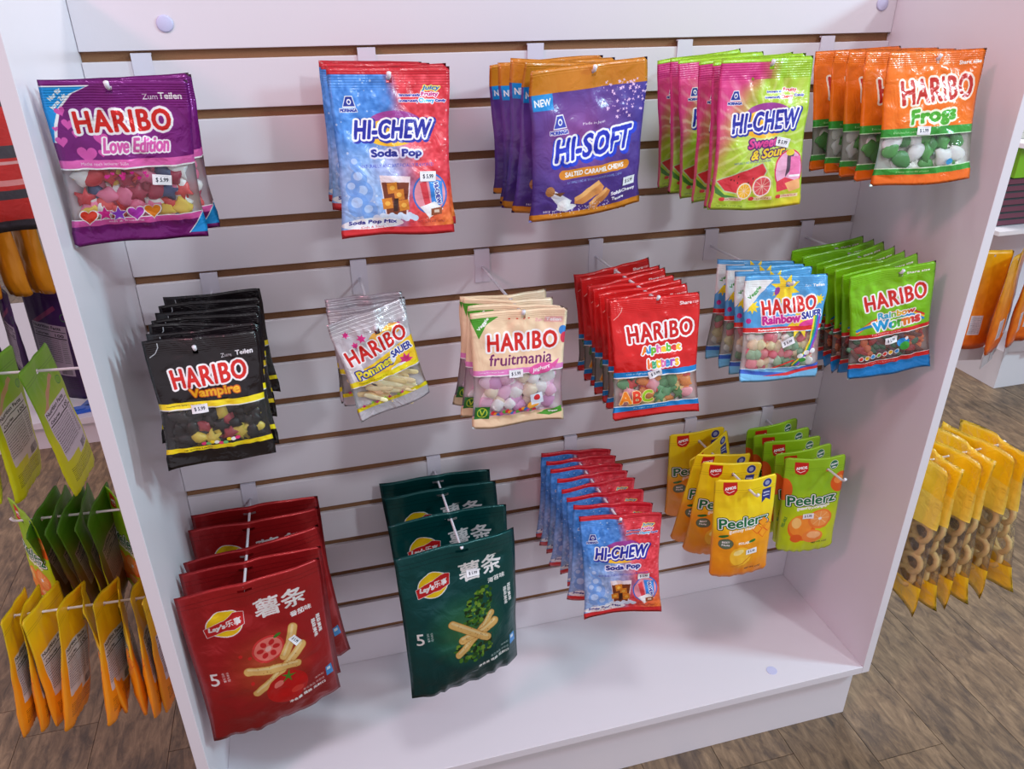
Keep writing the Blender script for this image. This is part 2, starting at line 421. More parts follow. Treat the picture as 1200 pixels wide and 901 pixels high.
def art_soft():
    a = Art(111, bg=(78, 56, 142))
    a.paint(np.clip(1 - np.hypot((a.X - 40) * .8, a.Y - 48) / 44, 0, 1), (168, 84, 158), .75)
    a.paint(np.clip((a.Y - 70) / 50, 0, 1), (70, 38, 118), .8); a.paint(np.clip((a.X - 70) / 40, 0, 1) * (a.Y < 60), (66, 64, 170), .5); a.grain(5, .05)
    a.rect(0, 0, 100, 17, (208, 126, 26)); a.band(105, 112, (206, 126, 24), sag=1)
    a.rect(2, 17, 19, 28, (24, 140, 214)); a.text('NEW', 10.4, 22.6, 4.6, WHT, wd=13, bold=.45, rot=-2)
    for i in range(90):
        x = 60 + 40 * a.rs.rand() ** .8; y = 14 + 26 * a.rs.rand() ** 1.3; a.star(x, y, a.rs.uniform(.4, 1.7), (240, 200, 235), 4, .4, a.rs.rand())
    triangle_logo(a, 22, 37, 1.35, (60, 70, 180)); a.text('Made in Japan', 53, 41, 2.4, WHT, wd=20, bold=.15)
    a.text('HI-SOFT', 54, 57.5, 16, (30, 56, 200), wd=74, bold=2.2, rot=-3, sh=.28, out=((2.2, (34, 66, 214)),), sp=1.03)
    a.text('HI-SOFT', 53, 56, 16, (30, 48, 190), wd=72, bold=1.3, rot=-3, sh=.28, out=((1.5, WHT),), sp=1.03)
    a.rect(24, 72, 84, 79, (226, 140, 36)); a.ell(24, 75.5, 3.5, 3.5, (226, 140, 36)); a.ell(84, 75.5, 3.5, 3.5, (226, 140, 36))
    a.text('SALTED CARAMEL CHEWS', 54, 75.6, 3.6, WHT, wd=56, bold=.45); a.text('NATURALLY AND ARTIFICIALLY FLAVORED CARAMEL CHEWS', 54, 82, 1.8, (150, 190, 240), wd=52, bold=.05)
    a.poly([(36, 95), (58, 84), (64, 90), (62, 94), (44, 101), (37, 100)], (226, 150, 84)); a.poly([(36, 95), (58, 84), (60, 87), (38, 98)], (244, 182, 112))
    a.poly([(50, 101), (66, 91), (70, 94), (68, 98), (57, 107), (51, 106)], (208, 128, 66)); a.poly([(50, 101), (66, 91), (68, 93), (53, 103)], (240, 172, 104))
    a.poly([(10, 87), (14, 85), (34, 97), (26, 103), (18, 96)], (226, 224, 236)); a.ell(13, 87, 3.5, 4, (176, 120, 70)); a.poly([(15, 88), (26, 89), (22, 92)], (120, 70, 40))
    a.ell(30, 102, 9, 2.6, WHT); a.ell(27, 99, 6, 4, WHT)
    for i in range(110): a.ell(a.rs.uniform(15, 70), 104 + 3 * a.rs.randn() * .6, .35, None, (236, 226, 244))
    a.text('Soft&Chewy', 83, 97, 3.4, WHT, wd=24, bold=.3, rot=-3); a.text('Texture', 78, 101.5, 2.4, WHT, wd=12, bold=.2); a.text('NET WT. 3 OZ (85g)', 24, 109 - 5, 2.2, WHT, wd=26, bold=.15)
    return a

def art_sour():
    a = Art(142, bg=(176, 206, 56))
    t = np.clip((62 - a.X - a.Y * .55 + a.noise(10, 10)) / 26, 0, 1); a.paint(t, (226, 70, 140))
    an = np.arctan2(a.Y - 75, a.X - 50); r = np.hypot(a.X - 50, a.Y - 75)
    a.paint(np.clip(np.sin(an * 26 + a.noise(8, 3)) - .2, 0, 1) * np.clip(1 - abs(r - 38) / 40, 0, 1), (244, 246, 200), .6)
    a.paint(np.clip((a.Y - 118) / 24, 0, 1) * np.clip((a.X - 40) / 60, 0, 1), (250, 208, 30), .95); a.paint(np.clip(1 - r / 30, 0, 1), (240, 244, 200), .6)
    a.paint((a.Y < 19) & (a.X < 55), (214, 54, 132)); a.paint((a.Y < 19) & (a.X >= 55), (158, 198, 36)); a.paint(np.clip(1 - abs(a.X - 55) / 12, 0, 1) * (a.Y < 19), (196, 130, 90), .8)
    a.rect(0, 0, 100, 4, (160, 206, 34)); a.rect(0, 4, 3, 142, (216, 50, 130), .75)
    triangle_logo(a, 18, 33, 1.3); a.text('Immensely', 60, 31, 2.6, (40, 50, 160), wd=17, bold=.25, out=((.5, WHT),)); a.text('Fruity', 78, 30, 4, (220, 50, 60), wd=14, bold=.4, out=((.7, WHT),))
    a.text('Intensely', 58, 36, 2.6, (40, 50, 160), wd=17, bold=.25, out=((.5, WHT),)); a.text('Chewy', 74, 36, 4, (230, 80, 60), wd=14, bold=.4, out=((.7, WHT),)); a.text('Candy', 88, 35, 2.6, (40, 50, 160), wd=10, bold=.25, out=((.5, WHT),))
    chew_mark(a, 'HI-CHEW', 52, 57, 74, 17, -3)
    a.text('Sweet', 50, 77, 8.5, (226, 70, 150), wd=32, bold=.9, sh=.25, rot=-4, out=((1.2, (90, 30, 110)),)); a.text('& Sour', 57, 87, 8.5, (250, 216, 50), wd=38, bold=.9, sh=.25, rot=-6, out=((1.2, (90, 40, 110)),))
    a.text('NATURALLY AND ARTIFICIALLY FLAVORED', 40, 95, 2, (70, 90, 190), wd=42, bold=.1, rot=-2)
    m = a.polym([(4, 112), (52, 97), (56, 104), (50, 118), (34, 126), (14, 122)]); a.paint(a.dil(m, 6), (190, 214, 160)); a.poly([(2, 116), (14, 126), (34, 130), (50, 120), (36, 130), (16, 131), (4, 124)], (70, 130, 50)); a.paint(m, (222, 54, 66))
    for i in range(10): a.ell(a.rs.uniform(18, 48), a.rs.uniform(105, 118), .6, .9, (60, 20, 20))
    for x, y, r, c in ((54, 119, 10.5, (230, 90, 96)), (35, 123, 8.4, (246, 186, 40))):
        a.ell(x, y, r, r, (244, 200, 120)); a.ell(x, y, r * .93, None, WHT); a.ell(x, y, r * .84, None, c)
        for q in range(5): a.line([(x - r * .8 * math.cos(q * .628), y - r * .8 * math.sin(q * .628)), (x + r * .8 * math.cos(q * .628), y + r * .8 * math.sin(q * .628))], .5, (250, 214, 190))
    a.ell(83, 104, 17, 19, (222, 40, 90)); a.ell(83, 104, 15.6, 17.6, (240, 176, 208)); a.poly([(80, 87), (88, 87), (86, 104), (80, 112)], (90, 70, 90)); a.ell(83, 88, 5, 3, (240, 220, 60)); a.poly([(84, 92), (97, 92), (97, 110), (84, 110)], (240, 120, 176)); a.poly([(70, 116), (80, 112), (92, 116), (84, 124), (72, 126)], (226, 60, 80)); a.poly([(80, 118), (96, 114), (98, 124), (86, 127)], (248, 180, 120)); a.rect(84, 110, 97, 112, WHT)
    for x in (14, 46, 76): a.rect(x, 129, x + 20, 132.5, (246, 214, 200), .8); a.ell(x - 2, 130.6, 3, 2, (220, 60, 60))
    a.text('WATERMELON', 24, 130.8, 1.8, (180, 40, 60), wd=17); a.text('LEMON', 56, 130.8, 1.8, (180, 120, 20), wd=12); a.text('GRAPEFRUIT', 86, 130.8, 1.8, (180, 40, 60), wd=16)
    a.text('NET WT. 3.17 OZ (90g)', 22, 138, 2, (80, 90, 30), wd=28, bold=.1)
    return a

def art_frogs():
    a = Art(109, bg=(242, 116, 14)); a.grain(9, .05)
    a.window(66, 98)
    a.text('Share size', 88, 10, 3, WHT, wd=20, bold=.3, rot=-2)
    wordmark(a, 55, 31, 76, 19, -3, ((1.9, (250, 236, 220)),), (196, 34, 22))
    a.text('Frogs', 52, 53, 14, (72, 168, 36), wd=48, bold=1.6, rot=-3, out=((1.8, (240, 244, 214)),))
    a.band(61, 68, (52, 152, 52)); a.band(67.3, 68, (210, 240, 200)); a.text('Delicious Fruit gummies', 25, 64.5, 2, (200, 236, 180), wd=28)
    a.band(94, 99, (60, 158, 56), sag=1); a.band(93.2, 94, (220, 244, 210), sag=1); a.band(99, 110, (238, 106, 14), sag=1); a.text('A happy little world of sweets', 38, 97.5, 1.9, (220, 244, 180), wd=34)
    a.ell(74, 91, 3, 2.6, (60, 160, 220))
    return a

def art_vampire():
    a = Art(129, bg=(26, 20, 24)); a.window(69, 110, al=.02)
    a.text('Zum', 70, 20, 3.6, (220, 218, 224), bold=.1, rot=-3); a.text('Teilen', 86, 18.6, 4.4, (240, 238, 244), bold=.5, rot=-3)
    a.line([(4, 16), (9, 13), (12, 8), (12, 4)], .8, (190, 190, 196))
    wordmark(a, 52, 37, 68, 18, -4)
    a.text('Vampire', 55, 54, 11, (244, 180, 34), wd=46, bold=.9, rot=-2, out=((1.0, (196, 84, 20)),))
    a.band(62, 68, (248, 222, 30)); a.band(68, 69, (236, 236, 230)); a.text('Fruchtgummi Vampire mit Lakritz', 24, 65, 2, (60, 50, 20), wd=32)
    a.band(108, 113, (248, 222, 30)); a.band(113, 130, (22, 18, 20)); a.text('mit leckerer Lakritze', 30, 110.5, 1.9, (60, 50, 20), wd=26)
    for i in range(9): a.ell(36 + i * 4, 105 + a.rs.uniform(-2, 2), 2.4, 1.8, [(230, 60, 120), (120, 200, 120), (240, 210, 40), (236, 236, 230)][i % 4])
    return a

def art_pommes():
    a = Art(143, bg=(206, 200, 208)); a.grain(4, .10); a.a[:] = .9
    a.grad(0, (176, 168, 176), 24, (222, 216, 224)); 
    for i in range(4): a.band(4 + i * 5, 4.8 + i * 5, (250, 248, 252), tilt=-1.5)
    for x, y, r in ((18, 22, 5), (34, 31, 6), (24, 38, 5), (12, 60, 5), (10, 48, 4), (90, 62, 6), (86, 30, 3)): a.star(x, y, r, (214, 40, 130), 6, .5, x)
    a.ell(54, 38, 12, 9, (248, 186, 80)); a.ell(74, 34, 14, 8, (246, 170, 60)); a.poly([(16, 72), (100, 50), (100, 84), (10, 96)], (250, 206, 40)); a.poly([(4, 50), (20, 44), (26, 96), (8, 98)], (240, 236, 240))
    a.text('Zum Teilen', 82, 27, 2.6, (120, 120, 130), wd=24, rot=-4)
    wordmark(a, 50, 47, 84, 20, -9)
    a.text('Pommes', 38, 74, 11, (248, 232, 60), wd=50, bold=1.2, rot=-9, out=((1.6, (44, 60, 160)),)); a.ell(66, 68, 4, 8, (226, 232, 246), 10)
    a.text('SAUER', 80, 63, 9, (44, 56, 150), wd=30, bold=.9, rot=-9, out=((1.2, WHT),)); a.star(82, 80, 11, (226, 60, 130), 8, .55); a.ell(70, 84, 12, 4, WHT)
    a.window(92, 134, al=.02); a.band(84, 92, (248, 228, 30), tilt=-1); a.band(91, 92, WHT, tilt=-1); a.band(122, 128, (248, 228, 30)); a.band(128, 144, (196, 190, 198))
    for i in range(10): a.star(10 + i * 6, 122 + 2 * math.sin(i * 2), 3, [(226, 40, 130), (250, 206, 40), (150, 200, 60)][i % 3], 5, .5, i)
    a.text('Fruchtgummi Pommes sauer', 32, 88.5, 2, (80, 70, 30), wd=40); 
    return a

def art_mania():
    a = Art(127, bg=(240, 208, 172)); a.paint(np.clip((a.X - 60) / 40, 0, 1), (250, 226, 196), .5)
    a.window(66, 113)
    a.text('Zum', 72, 12.5, 3, (236, 130, 170), wd=8, bold=.1); a.rect(78, 9.5, 96, 15.5, (238, 150, 180), .5); a.text('Teilen', 87, 12.4, 3.6, WHT, wd=15, bold=.4)
    a.poly([(0, 6), (30, 6.5), (16, 14), (8, 28)], (70, 150, 30)); a.text('Veggie', 13.5, 13, 4, WHT, wd=16, bold=.4, rot=-46)
    for x in (40, 48, 55, 60): a.rect(x, 9, x + 2, 10.2, (216, 60, 40))
    wordmark(a, 54, 33, 74, 17.5, 0, ((2.0, WHT), ))
    a.text('fruitmania', 52, 51, 11.5, (112, 26, 100), wd=68, bold=.55, sh=.12)
    a.band(60.5, 66.3, (226, 130, 196), tilt=-1); a.band(66, 67, WHT, tilt=-1); a.ell(74, 63, 14, 6, (230, 92, 166), -8); a.poly([(84, 60), (95, 54), (90, 64)], (230, 92, 166)); a.text('Joghurt', 74, 63, 5, WHT, wd=20, bold=.35, rot=-12, sh=.2)
    a.ell(97, 24, 4, 5, (60, 140, 220)); a.ell(99, 32, 4, 6, (226, 60, 90)); a.text('neue fruchtige Sorte', 20, 63.8, 1.7, WHT, wd=26)
    for i in range(16): a.ell(22 + i * 3, 110 + 2 * math.sin(i), 2.6, 2.2, [(214, 40, 60), (244, 160, 40), (60, 120, 200), (230, 90, 170), (90, 170, 60)][i % 5])
    a.ell(66, 104, 7, 4.5, (244, 170, 60), -20); a.poly([(62, 92), (76, 90), (78, 103), (64, 105)], (226, 236, 250)); a.ell(70, 96, 3.6, 3.6, (214, 40, 50))
    a.band(113.4, 128, (238, 206, 170)); a.band(112.4, 113.4, (230, 150, 200))
    a.rect(2, 102, 18, 116, (30, 110, 40)); a.ell(10, 109, 5.6, 5.6, (190, 210, 60)); a.ell(10, 109, 4.6, 4.6, (30, 110, 40)); a.line([(7.5, 106), (10, 112), (13, 105)], 1.4, (190, 210, 60))
    a.poly([(70, 118), (98, 110), (98, 117), (84, 121)], (70, 150, 40)); a.text('Veggie', 88, 116, 2.4, WHT, wd=10, bold=.2, rot=-10)
    return a

def art_alpha():
    a = Art(134, bg=(214, 22, 24)); a.grain(12, .05); a.window(87, 119)
    a.text('Share', 84, 10, 3.6, WHT, wd=13, bold=.45, rot=-2); a.text('size', 95, 9.6, 3, WHT, wd=7, rot=-2)
    a.line([(4, 22), (9, 19), (13, 14), (14, 10)], .8, (240, 170, 160))
    wordmark(a, 55, 38, 74, 17.5, -3, ((2.0, WHT), (0.0, WHT)), (206, 20, 22))
    C_ = [(244, 130, 30), (60, 150, 220), (110, 190, 40), (236, 120, 190), (250, 200, 40), (90, 190, 60), (226, 60, 60), (250, 206, 60)]
    a.text('Alphabet', 55, 58, 10, RED, wd=46, bold=1.2, rot=-2, out=((1.3, WHT),), cols=C_); a.text('letters', 57, 72, 10, RED, wd=36, bold=1.2, rot=-3, out=((1.3, WHT),), cols=[(244, 120, 60), (60, 170, 120), (250, 206, 60), (236, 120, 190), (60, 150, 220), (190, 90, 200), (250, 190, 40)])
    a.band(80, 86, (14, 130, 206)); a.band(86, 87, WHT); a.text('Oals and greens', 26, 83, 2.6, WHT, wd=24, bold=.15)
    a.band(119, 125, (14, 130, 206)); a.band(118.2, 119, WHT); a.band(125, 135, (206, 24, 26)); a.text('the happy world of sweets', 42, 122, 2.2, WHT, wd=38, bold=.1)
    for ch, x, c in (('A', 13, (244, 140, 24)), ('B', 26, (222, 60, 30)), ('C', 38, (150, 200, 30))): a.text(ch, x, 109, 13, c, bold=1.3, rot=-4, out=((.7, (250, 220, 160)),))
    return a

def art_rain():
    a = Art(129, bg=(86, 168, 228)); a.grain(10, .06)
    a.window(67, 113)
    for x, y, r, q in ((50, 16, 18, .3), (10, 37, 9, 0), (92, 30, 7, .2), (70, 56, 20, .4), (46, 22, 12, .9)): a.star(x, y, r, (250, 222, 40), 8, .5, q)
    a.ell(6, 54, 3.2, 3.2, (190, 40, 140)); a.ell(40, 19, 3, 5, (150, 60, 170), 20)
    a.poly([(0, 6), (36, 6), (4, 40), (0, 44)], (236, 240, 240)); a.text('Veggie', 14, 21, 5, (60, 150, 60), wd=20, bold=.5, rot=-44)
    a.text('Zum', 76, 13, 2.6, WHT, wd=7, bold=.1, rot=-2); a.text('Teilen', 89, 12.5, 3, WHT, wd=14, bold=.35, rot=-2)
    wordmark(a, 55, 36, 66, 17, -6)
    a.text('Rainbow', 46, 52, 9.5, (196, 34, 140), wd=46, bold=1.1, rot=-4, out=((1.2, (250, 200, 220)),)); a.text('SAUER', 84, 47, 8, (40, 50, 150), wd=26, bold=.8, rot=-6, out=((1.2, WHT),))
    a.ell(80, 58, 12, 5, (226, 60, 150), -10)
    a.band(61, 67, (222, 40, 40), tilt=-1.5); a.band(66.4, 67.2, WHT, tilt=-1.5); a.text('Fruchtgummi mit Schaumzucker', 38, 64.5, 2.4, WHT, wd=40, bold=.2, rot=-2)
    for i, c in enumerate(((250, 214, 40), (60, 170, 80), (30, 110, 200), (150, 60, 170))): a.line([(88 + i * 2.6, 50), (86 + i * 2.6, 75), (80 + i * 2.2, 92), (66 + i * 2, 110)], 2.5, c)
    a.line([(4, 113), (30, 116), (55, 108), (66, 104)], 2, (226, 60, 50))
    for x, y, r in ((74, 98, 4), (82, 94, 4), (90, 92, 4), (80, 102, 3)): a.ell(x, y, r, r * .8, WHT)
    a.ell(78, 104, 5, 3, (60, 150, 60))
    a.band(113, 130, (120, 190, 236)); a.band(112.2, 113, WHT); a.poly([(0, 113), (60, 120), (100, 108), (100, 114), (60, 124), (0, 118)], (60, 100, 200)); a.poly([(30, 122), (60, 120), (100, 112), (100, 116), (62, 124)], (220, 50, 60))
    return a

def art_worms():
    a = Art(138, bg=(128, 200, 16)); a.grain(10, .05); a.window(82, 116)
    a.text('Share size', 80, 9, 2.6, WHT, wd=26, bold=.2)
    wordmark(a, 55, 36, 72, 18, -6)
    for i, c in enumerate(((222, 40, 40), (250, 200, 40), (30, 140, 210))):
        a.line([(8, 75 - i * 1.5), (26, 62 - i * -2), (50, 54 + i * 2.6), (76, 56 + i * 2.6), (90, 64 + i * 2.6)], 3, c)
    a.text('Rainbow', 56, 56, 7.4, (60, 180, 220), wd=44, bold=.8, rot=-3, out=((1.2, WHT),), cols=[(60, 180, 220), (60, 180, 220), (120, 190, 60), (236, 190, 40), (236, 150, 40), (226, 80, 60)])
    a.text('Worms', 56, 67.5, 11.5, (30, 150, 220), wd=58, bold=1.4, rot=-4, out=((1.5, WHT),), cols=[(30, 160, 220), (30, 160, 220), (80, 180, 60), (236, 130, 40), (220, 60, 60)])
    a.band(77, 82, (216, 34, 34), tilt=-1); a.band(81.6, 82.6, WHT, tilt=-1); a.text('Fruit Flavoured Gummies', 44, 79, 2, WHT, wd=36, bold=.1)
    for i in range(7): a.ell(14 + i * 7.4, 110 - i * .6, 3.2, 3.4, WHT); a.ell(14 + i * 7.4, 110 - i * .6, 2.4, 2.6, [(222, 60, 50), (240, 190, 40), (60, 150, 220), (120, 190, 60)][i % 4])
    a.ell(66, 96, 8, 5.5, (24, 140, 210)); a.ell(68, 101, 6, 6, (60, 170, 60)); a.ell(70, 91, 2, 2.4, WHT)
    a.band(116, 122, (216, 34, 34), tilt=-1); a.band(115.2, 116, WHT, tilt=-1); a.band(122, 139, (14, 128, 204), tilt=-1); a.text('the happy world of sweets', 40, 119, 2, WHT, wd=34, bold=.1)
    return a

def art_fries(base, dark, glow, taste, green=False):
    a = Art(134, px=5.2, bg=base)
    a.paint(np.clip((a.Y - 90) / 45, 0, 1), dark, .55); a.paint(np.clip(1 - np.hypot(a.X - 50, (a.Y - 78)) / 36, 0, 1), glow, .75)
    a.rect(0, 8, 100, 8.6, dark, .5); a.rect(0, 12, 100, 12.5, dark, .5)
    a.ell(27, 32, 12.6, 11.6, WHT); a.ell(27, 32, 11.8, 10.8, (250, 210, 24))
    m = a.polym([(13, 33), (20, 30), (27, 29), (34, 25), (41, 26), (40, 35), (33, 38), (27, 38), (20, 40), (14, 41)]); a.paint(a.dil(m, 2.5), WHT); a.paint(m, (206, 34, 38))
    a.text("Lay's", 21.5, 34.6, 5.6, WHT, wd=11.5, bold=.5, rot=-4, sh=.2); a.text('乐事', 33, 32.2, 5.4, WHT, wd=11, bold=.35, rot=-3, sh=.1)
    a.text('薯条', 67, 27, 16, WHT, wd=37, bold=.75, rot=-4); a.text(taste, 80, 40.5, 4.4, WHT, wd=16, bold=.25, rot=-3)
    for x, y0, n in ((88, 52, 5), (92, 50, 5)):
        a.text('超级美味', x, y0 + 9, 3, WHT, wd=17, bold=.25, rot=88)
    a.text('5', 11, 78, 10.5, WHT, bold=.3); a.text('根根真薯', 17.5, 77, 2, WHT, wd=8, bold=.1, rot=88); a.text('根根香脆', 20.5, 77, 2, WHT, wd=8, bold=.1, rot=88)
    if green:
        for i in range(120):
            an = a.rs.rand() * 6.28; r = a.rs.rand() ** .5
            for (cx, cy, rx, ry) in ((62, 62, 12, 17), (56, 98, 17, 13)):
                q = .85 if cx == 56 else 1
                a.ell(cx + rx * r * math.cos(an) + (6 * r * math.sin(an) * -1 if cx == 62 else 0), cy + ry * r * math.sin(an), a.rs.uniform(.8, 2.4), a.rs.uniform(.8, 2.2), [(38, 84, 28), (74, 130, 38), (24, 54, 24), (120, 160, 50)][i % 4])
    else:
        a.ell(52, 63, 12, 11.5, (226, 60, 60)); a.ell(52, 63, 10.4, 9.8, (246, 130, 120))
        for q in range(6): a.ell(52 + 6 * math.cos(q * 1.05), 63 + 5.6 * math.sin(q * 1.05), 2.6, 2.0, (214, 40, 44), q * 60)
        a.ell(52, 63, 2.4, 2.2, (250, 190, 180)); a.ell(60, 54, 3, 1.2, (70, 130, 40), -20)
    def fry(x0, y0, x1, y1, wd=6.4):
        a.line([(x0, y0), ((x0 + x1) / 2 + 1, (y0 + y1) / 2 + 1.5), (x1, y1)], wd + .8, (206, 140, 66)); a.line([(x0, y0), ((x0 + x1) / 2 + 1, (y0 + y1) / 2 + 1.5), (x1, y1)], wd, (240, 196, 118)); a.line([(x0, y0 - 1.4), ((x0 + x1) / 2 + 1, (y0 + y1) / 2), (x1, y1 - 1.4)], wd * .3, (250, 222, 160))
    if green:
        fry(73, 72, 42, 100); fry(46, 88, 76, 80); fry(38, 70, 68, 92)
    else:
        fry(72, 52, 62, 74); fry(76, 70, 38, 98); fry(35, 77, 70, 84)
        a.ell(60, 103, 16, 14.5, (204, 20, 22)); a.ell(54, 97, 4, 3, (246, 130, 120), -30); a.ell(67, 108, 5, 3, (226, 60, 50)); a.star(62, 93, 6.5, (70, 140, 40), 5, .25, .3)
        for x, y in ((38, 66), (32, 62), (36, 88)): a.ell(x, y, 1.4, 1.6, (220, 40, 40))
    a.rs.rand()
    for i in range(60): a.ell(a.rs.uniform(40, 74), a.rs.uniform(72, 96), .3, .4, (150, 80, 30), al=.7)
    a.text('膨化食品 非即食', 80, 112, 2.4, WHT, wd=18, bold=.15, rot=-6); a.text('净含量 规格 见封口', 74, 117, 2.6, WHT, wd=30, bold=.2, rot=-6); a.poly([(91, 103), (96, 102), (97, 112), (91, 112)], (70, 150, 220)); a.rect(92, 104, 95, 107, (220, 235, 250))
    a.text('油炸型', 85, 107, 1.8, WHT, wd=8, rot=-6)
    return a

def art_peel(kind):
    H = 190
    a = Art(H, bg=(246, 214, 20) if kind == 'mango' else (146, 196, 24))
    if kind == 'mango':
        a.paint(np.clip((a.Y - 62 - .25 * (100 - a.X)) / 26, 0, 1), (240, 150, 18), .9); a.paint(np.clip((a.Y - 150) / 40, 0, 1), (236, 120, 10), .6); a.paint(((a.X - 20) > abs(a.Y - 70) * .4) & (a.Y < 95) & (a.Y > 52), (250, 220, 40), .5)
    else:
        a.paint(np.clip((a.Y - 60) / 60, 0, 1), (208, 222, 12), .9)
    for y in (20, 24): a.rect(0, y, 100, y + .7, (200, 170, 10) if kind == 'mango' else (110, 160, 20), .8)
    bx, by = (24, 17) if kind == 'mango' else (27, 20)
    m = a.polym([(bx - 11, by - 12), (bx + 10, by - 12), (bx + 11, by + 4), (bx + 6, by + 12), (bx - 3, by + 13), (bx - 9, by + 9), (bx - 11, by)])
    a.paint(m, (206, 30, 26)); a.text('AMOS', bx, by - 1, 5, WHT, wd=17, bold=.7, rot=-12); a.line([(bx - 6, by + 5), (bx - 1, by + 8), (bx + 6, by + 4)], 1.2, WHT)
    G1_ = (22, 110, 62)
    a.text('Peelerz', 50, 82, 18, G1_, wd=80, bold=2.8, rot=-3, out=((2.0, (10, 80, 40)),)); a.text('Peelerz', 50, 82, 18, G1_, wd=80, bold=1.3, rot=-3, out=((1.7, WHT), ))
    a.text('gummy ' + kind, 50, 98, 6, WHT, wd=48, bold=.5, rot=-5)
    if kind == 'mango':
        a.ell(84, 14, 8, 8.5, (236, 226, 160)); a.ell(84, 14, 7.4, 7.8, (38, 50, 130)); a.ell(84, 14, 4, 4.4, (150, 160, 200)); a.poly([(77, 26), (92, 24), (92, 48), (84, 43), (77, 50)], (38, 50, 130)); a.rect(79, 31, 90, 34, (190, 196, 226)); a.rect(79, 37, 90, 39, (190, 196, 226))
        a.ell(22, 122, 12, 10.5, (120, 96, 60)); a.ell(22, 122, 11, 9.4, (96, 116, 90)); a.text('BEST', 22, 119, 3.4, WHT, wd=12, bold=.3); a.text('Nuts', 22, 124.6, 3.6, WHT, wd=12, bold=.3); a.ell(18, 107, 8, 2.6, (40, 110, 40), -15)
        for (x, y) in ((84, 88), (94, 100), (84, 108), (74, 100)): a.poly([(x - 8, y), (x, y - 9), (x + 8, y), (x, y + 9)], (246, 160, 30)); a.line([(x - 8, y), (x, y - 9), (x + 8, y), (x, y + 9), (x - 8, y)], 1.0, (226, 90, 20))
        a.text('PEELABLE', 54, 122, 4, WHT, wd=22, bold=.4, rot=-4); a.ell(66, 120, 6, 2.6, (40, 120, 40), -20)
        a.ell(50, 152, 21, 22, (236, 156, 20), -20); a.ell(48, 149, 18, 19, (250, 196, 50), -20); a.ell(44, 140, 9, 5, (254, 232, 140), -30); a.line([(34, 168), (52, 164), (66, 150)], 1.6, (220, 130, 20))
        a.text('NET WT. 4 OZ', 72, 176, 3.4, (110, 50, 10), wd=28, bold=.3)
    else:
        a.ell(80, 16, 7.6, 8.4, WHT); a.ell(80, 16, 7, 7.8, (30, 110, 80)); a.text('VEGAN', 80, 15, 3.2, WHT, wd=12, bold=.25, rot=-6); a.ell(80, 20.5, 4, 1, WHT)
        a.ell(96, 52, 17, 20, (226, 96, 24)); a.ell(92, 47, 8, 8, (246, 150, 70)); a.ell(2, 62, 14, 22, (230, 100, 24))
        a.text('Peelerz', 50, 82, 18, G1_, wd=80, bold=2.8, rot=-3, out=((2.0, (10, 80, 40)),)); a.text('Peelerz', 50, 82, 18, G1_, wd=80, bold=1.3, rot=-3, out=((1.7, WHT), )); a.text('gummy orange', 54, 98, 6, WHT, wd=56, bold=.5, rot=-5)
        a.ell(38, 138, 24, 27, (240, 116, 30)); a.ell(36, 134, 20, 22, (250, 150, 50)); a.ell(28, 128, 8, 11, (254, 206, 120)); a.ell(68, 122, 21, 20, (244, 130, 50)); a.ell(68, 121, 17, 16, (250, 160, 80))
        for q in range(8): a.line([(68, 121), (68 + 16 * math.cos(q * .785), 121 + 15 * math.sin(q * .785))], .9, (254, 210, 150))
        a.ell(68, 121, 3, 3, WHT); a.ell(58, 156, 18, 13, (246, 140, 60)); a.ell(60, 153, 12, 7, (252, 190, 130)); a.ell(30, 160, 10, 9, (236, 100, 30)); a.text('PEELABLE', 8, 128, 4, (90, 150, 60), wd=22, bold=.2, rot=-80)
        a.text('NET WT. 4 OZ', 72, 170, 3.4, (80, 70, 10), wd=28, bold=.3)
    return a

def art_back(top, bot, panel=(214, 216, 222), strip=None, H=190):
    a = Art(H, px=3.6, bg=top); a.grad(30, top, 110, bot); a.rect(0, 110, 100, H, bot)
    for y in (20, 24): a.rect(0, y, 100, y + .7, tuple(int(c * .8) for c in top))
    if strip: a.poly([(14, 66), (70, 34), (74, 40), (18, 72)], strip)
    a.rect(12, 66, 88, 140, panel); a.rect(50, 136, 88, 150, panel); a.text('Nutrition Facts', 46, 71, 5, (30, 30, 34), wd=62, bold=.5); a.rect(14, 76.4, 86, 77.4, (30, 30, 34)); a.text('Calories', 32, 83, 3.6, (40, 40, 44), wd=30, bold=.3); a.text('100', 72, 83, 4.6, (30, 30, 34), wd=18, bold=.5); a.rect(14, 87, 86, 88.6, (30, 30, 34))
    for i in range(11): a.smalltext(14, 91 + i * 3.6, 70, 1, (70, 70, 76), 1, 1.0); a.rect(74, 91 + i * 3.6, 84, 92 + i * 3.6, (90, 90, 96)); a.rect(13, 93.4 + i * 3.6, 87, 93.7 + i * 3.6, (120, 120, 126))
    for i in range(16): a.rect(62 + i * 1.4, 138, 62.7 + i * 1.4, 148, (30, 30, 34))
    a.smalltext(12, 153, 92, 8, tuple(int(c * .5) for c in bot), 2.6, 1.0); a.ell(86, 52, 6, 6, (60, 130, 60)); a.ell(86, 52, 5, 5, top)
    return a

def art_plain(H, c0, c1, lab=None, win=None, k=2.4):
    a = Art(H, px=k, bg=c0); a.grad(0, c0, H, c1); a.grain(8, .08)
    if win: a.window(win[0], win[1], al=win[2])
    if lab:
        x0, y0, x1, y1, c = lab; a.rect(x0, y0, x1, y1, c); a.smalltext(x0 + 3, y0 + 4, x1 - 3, int((y1 - y0 - 6) / 3.6), (90, 90, 96), 3.6, 1.2)
    return a
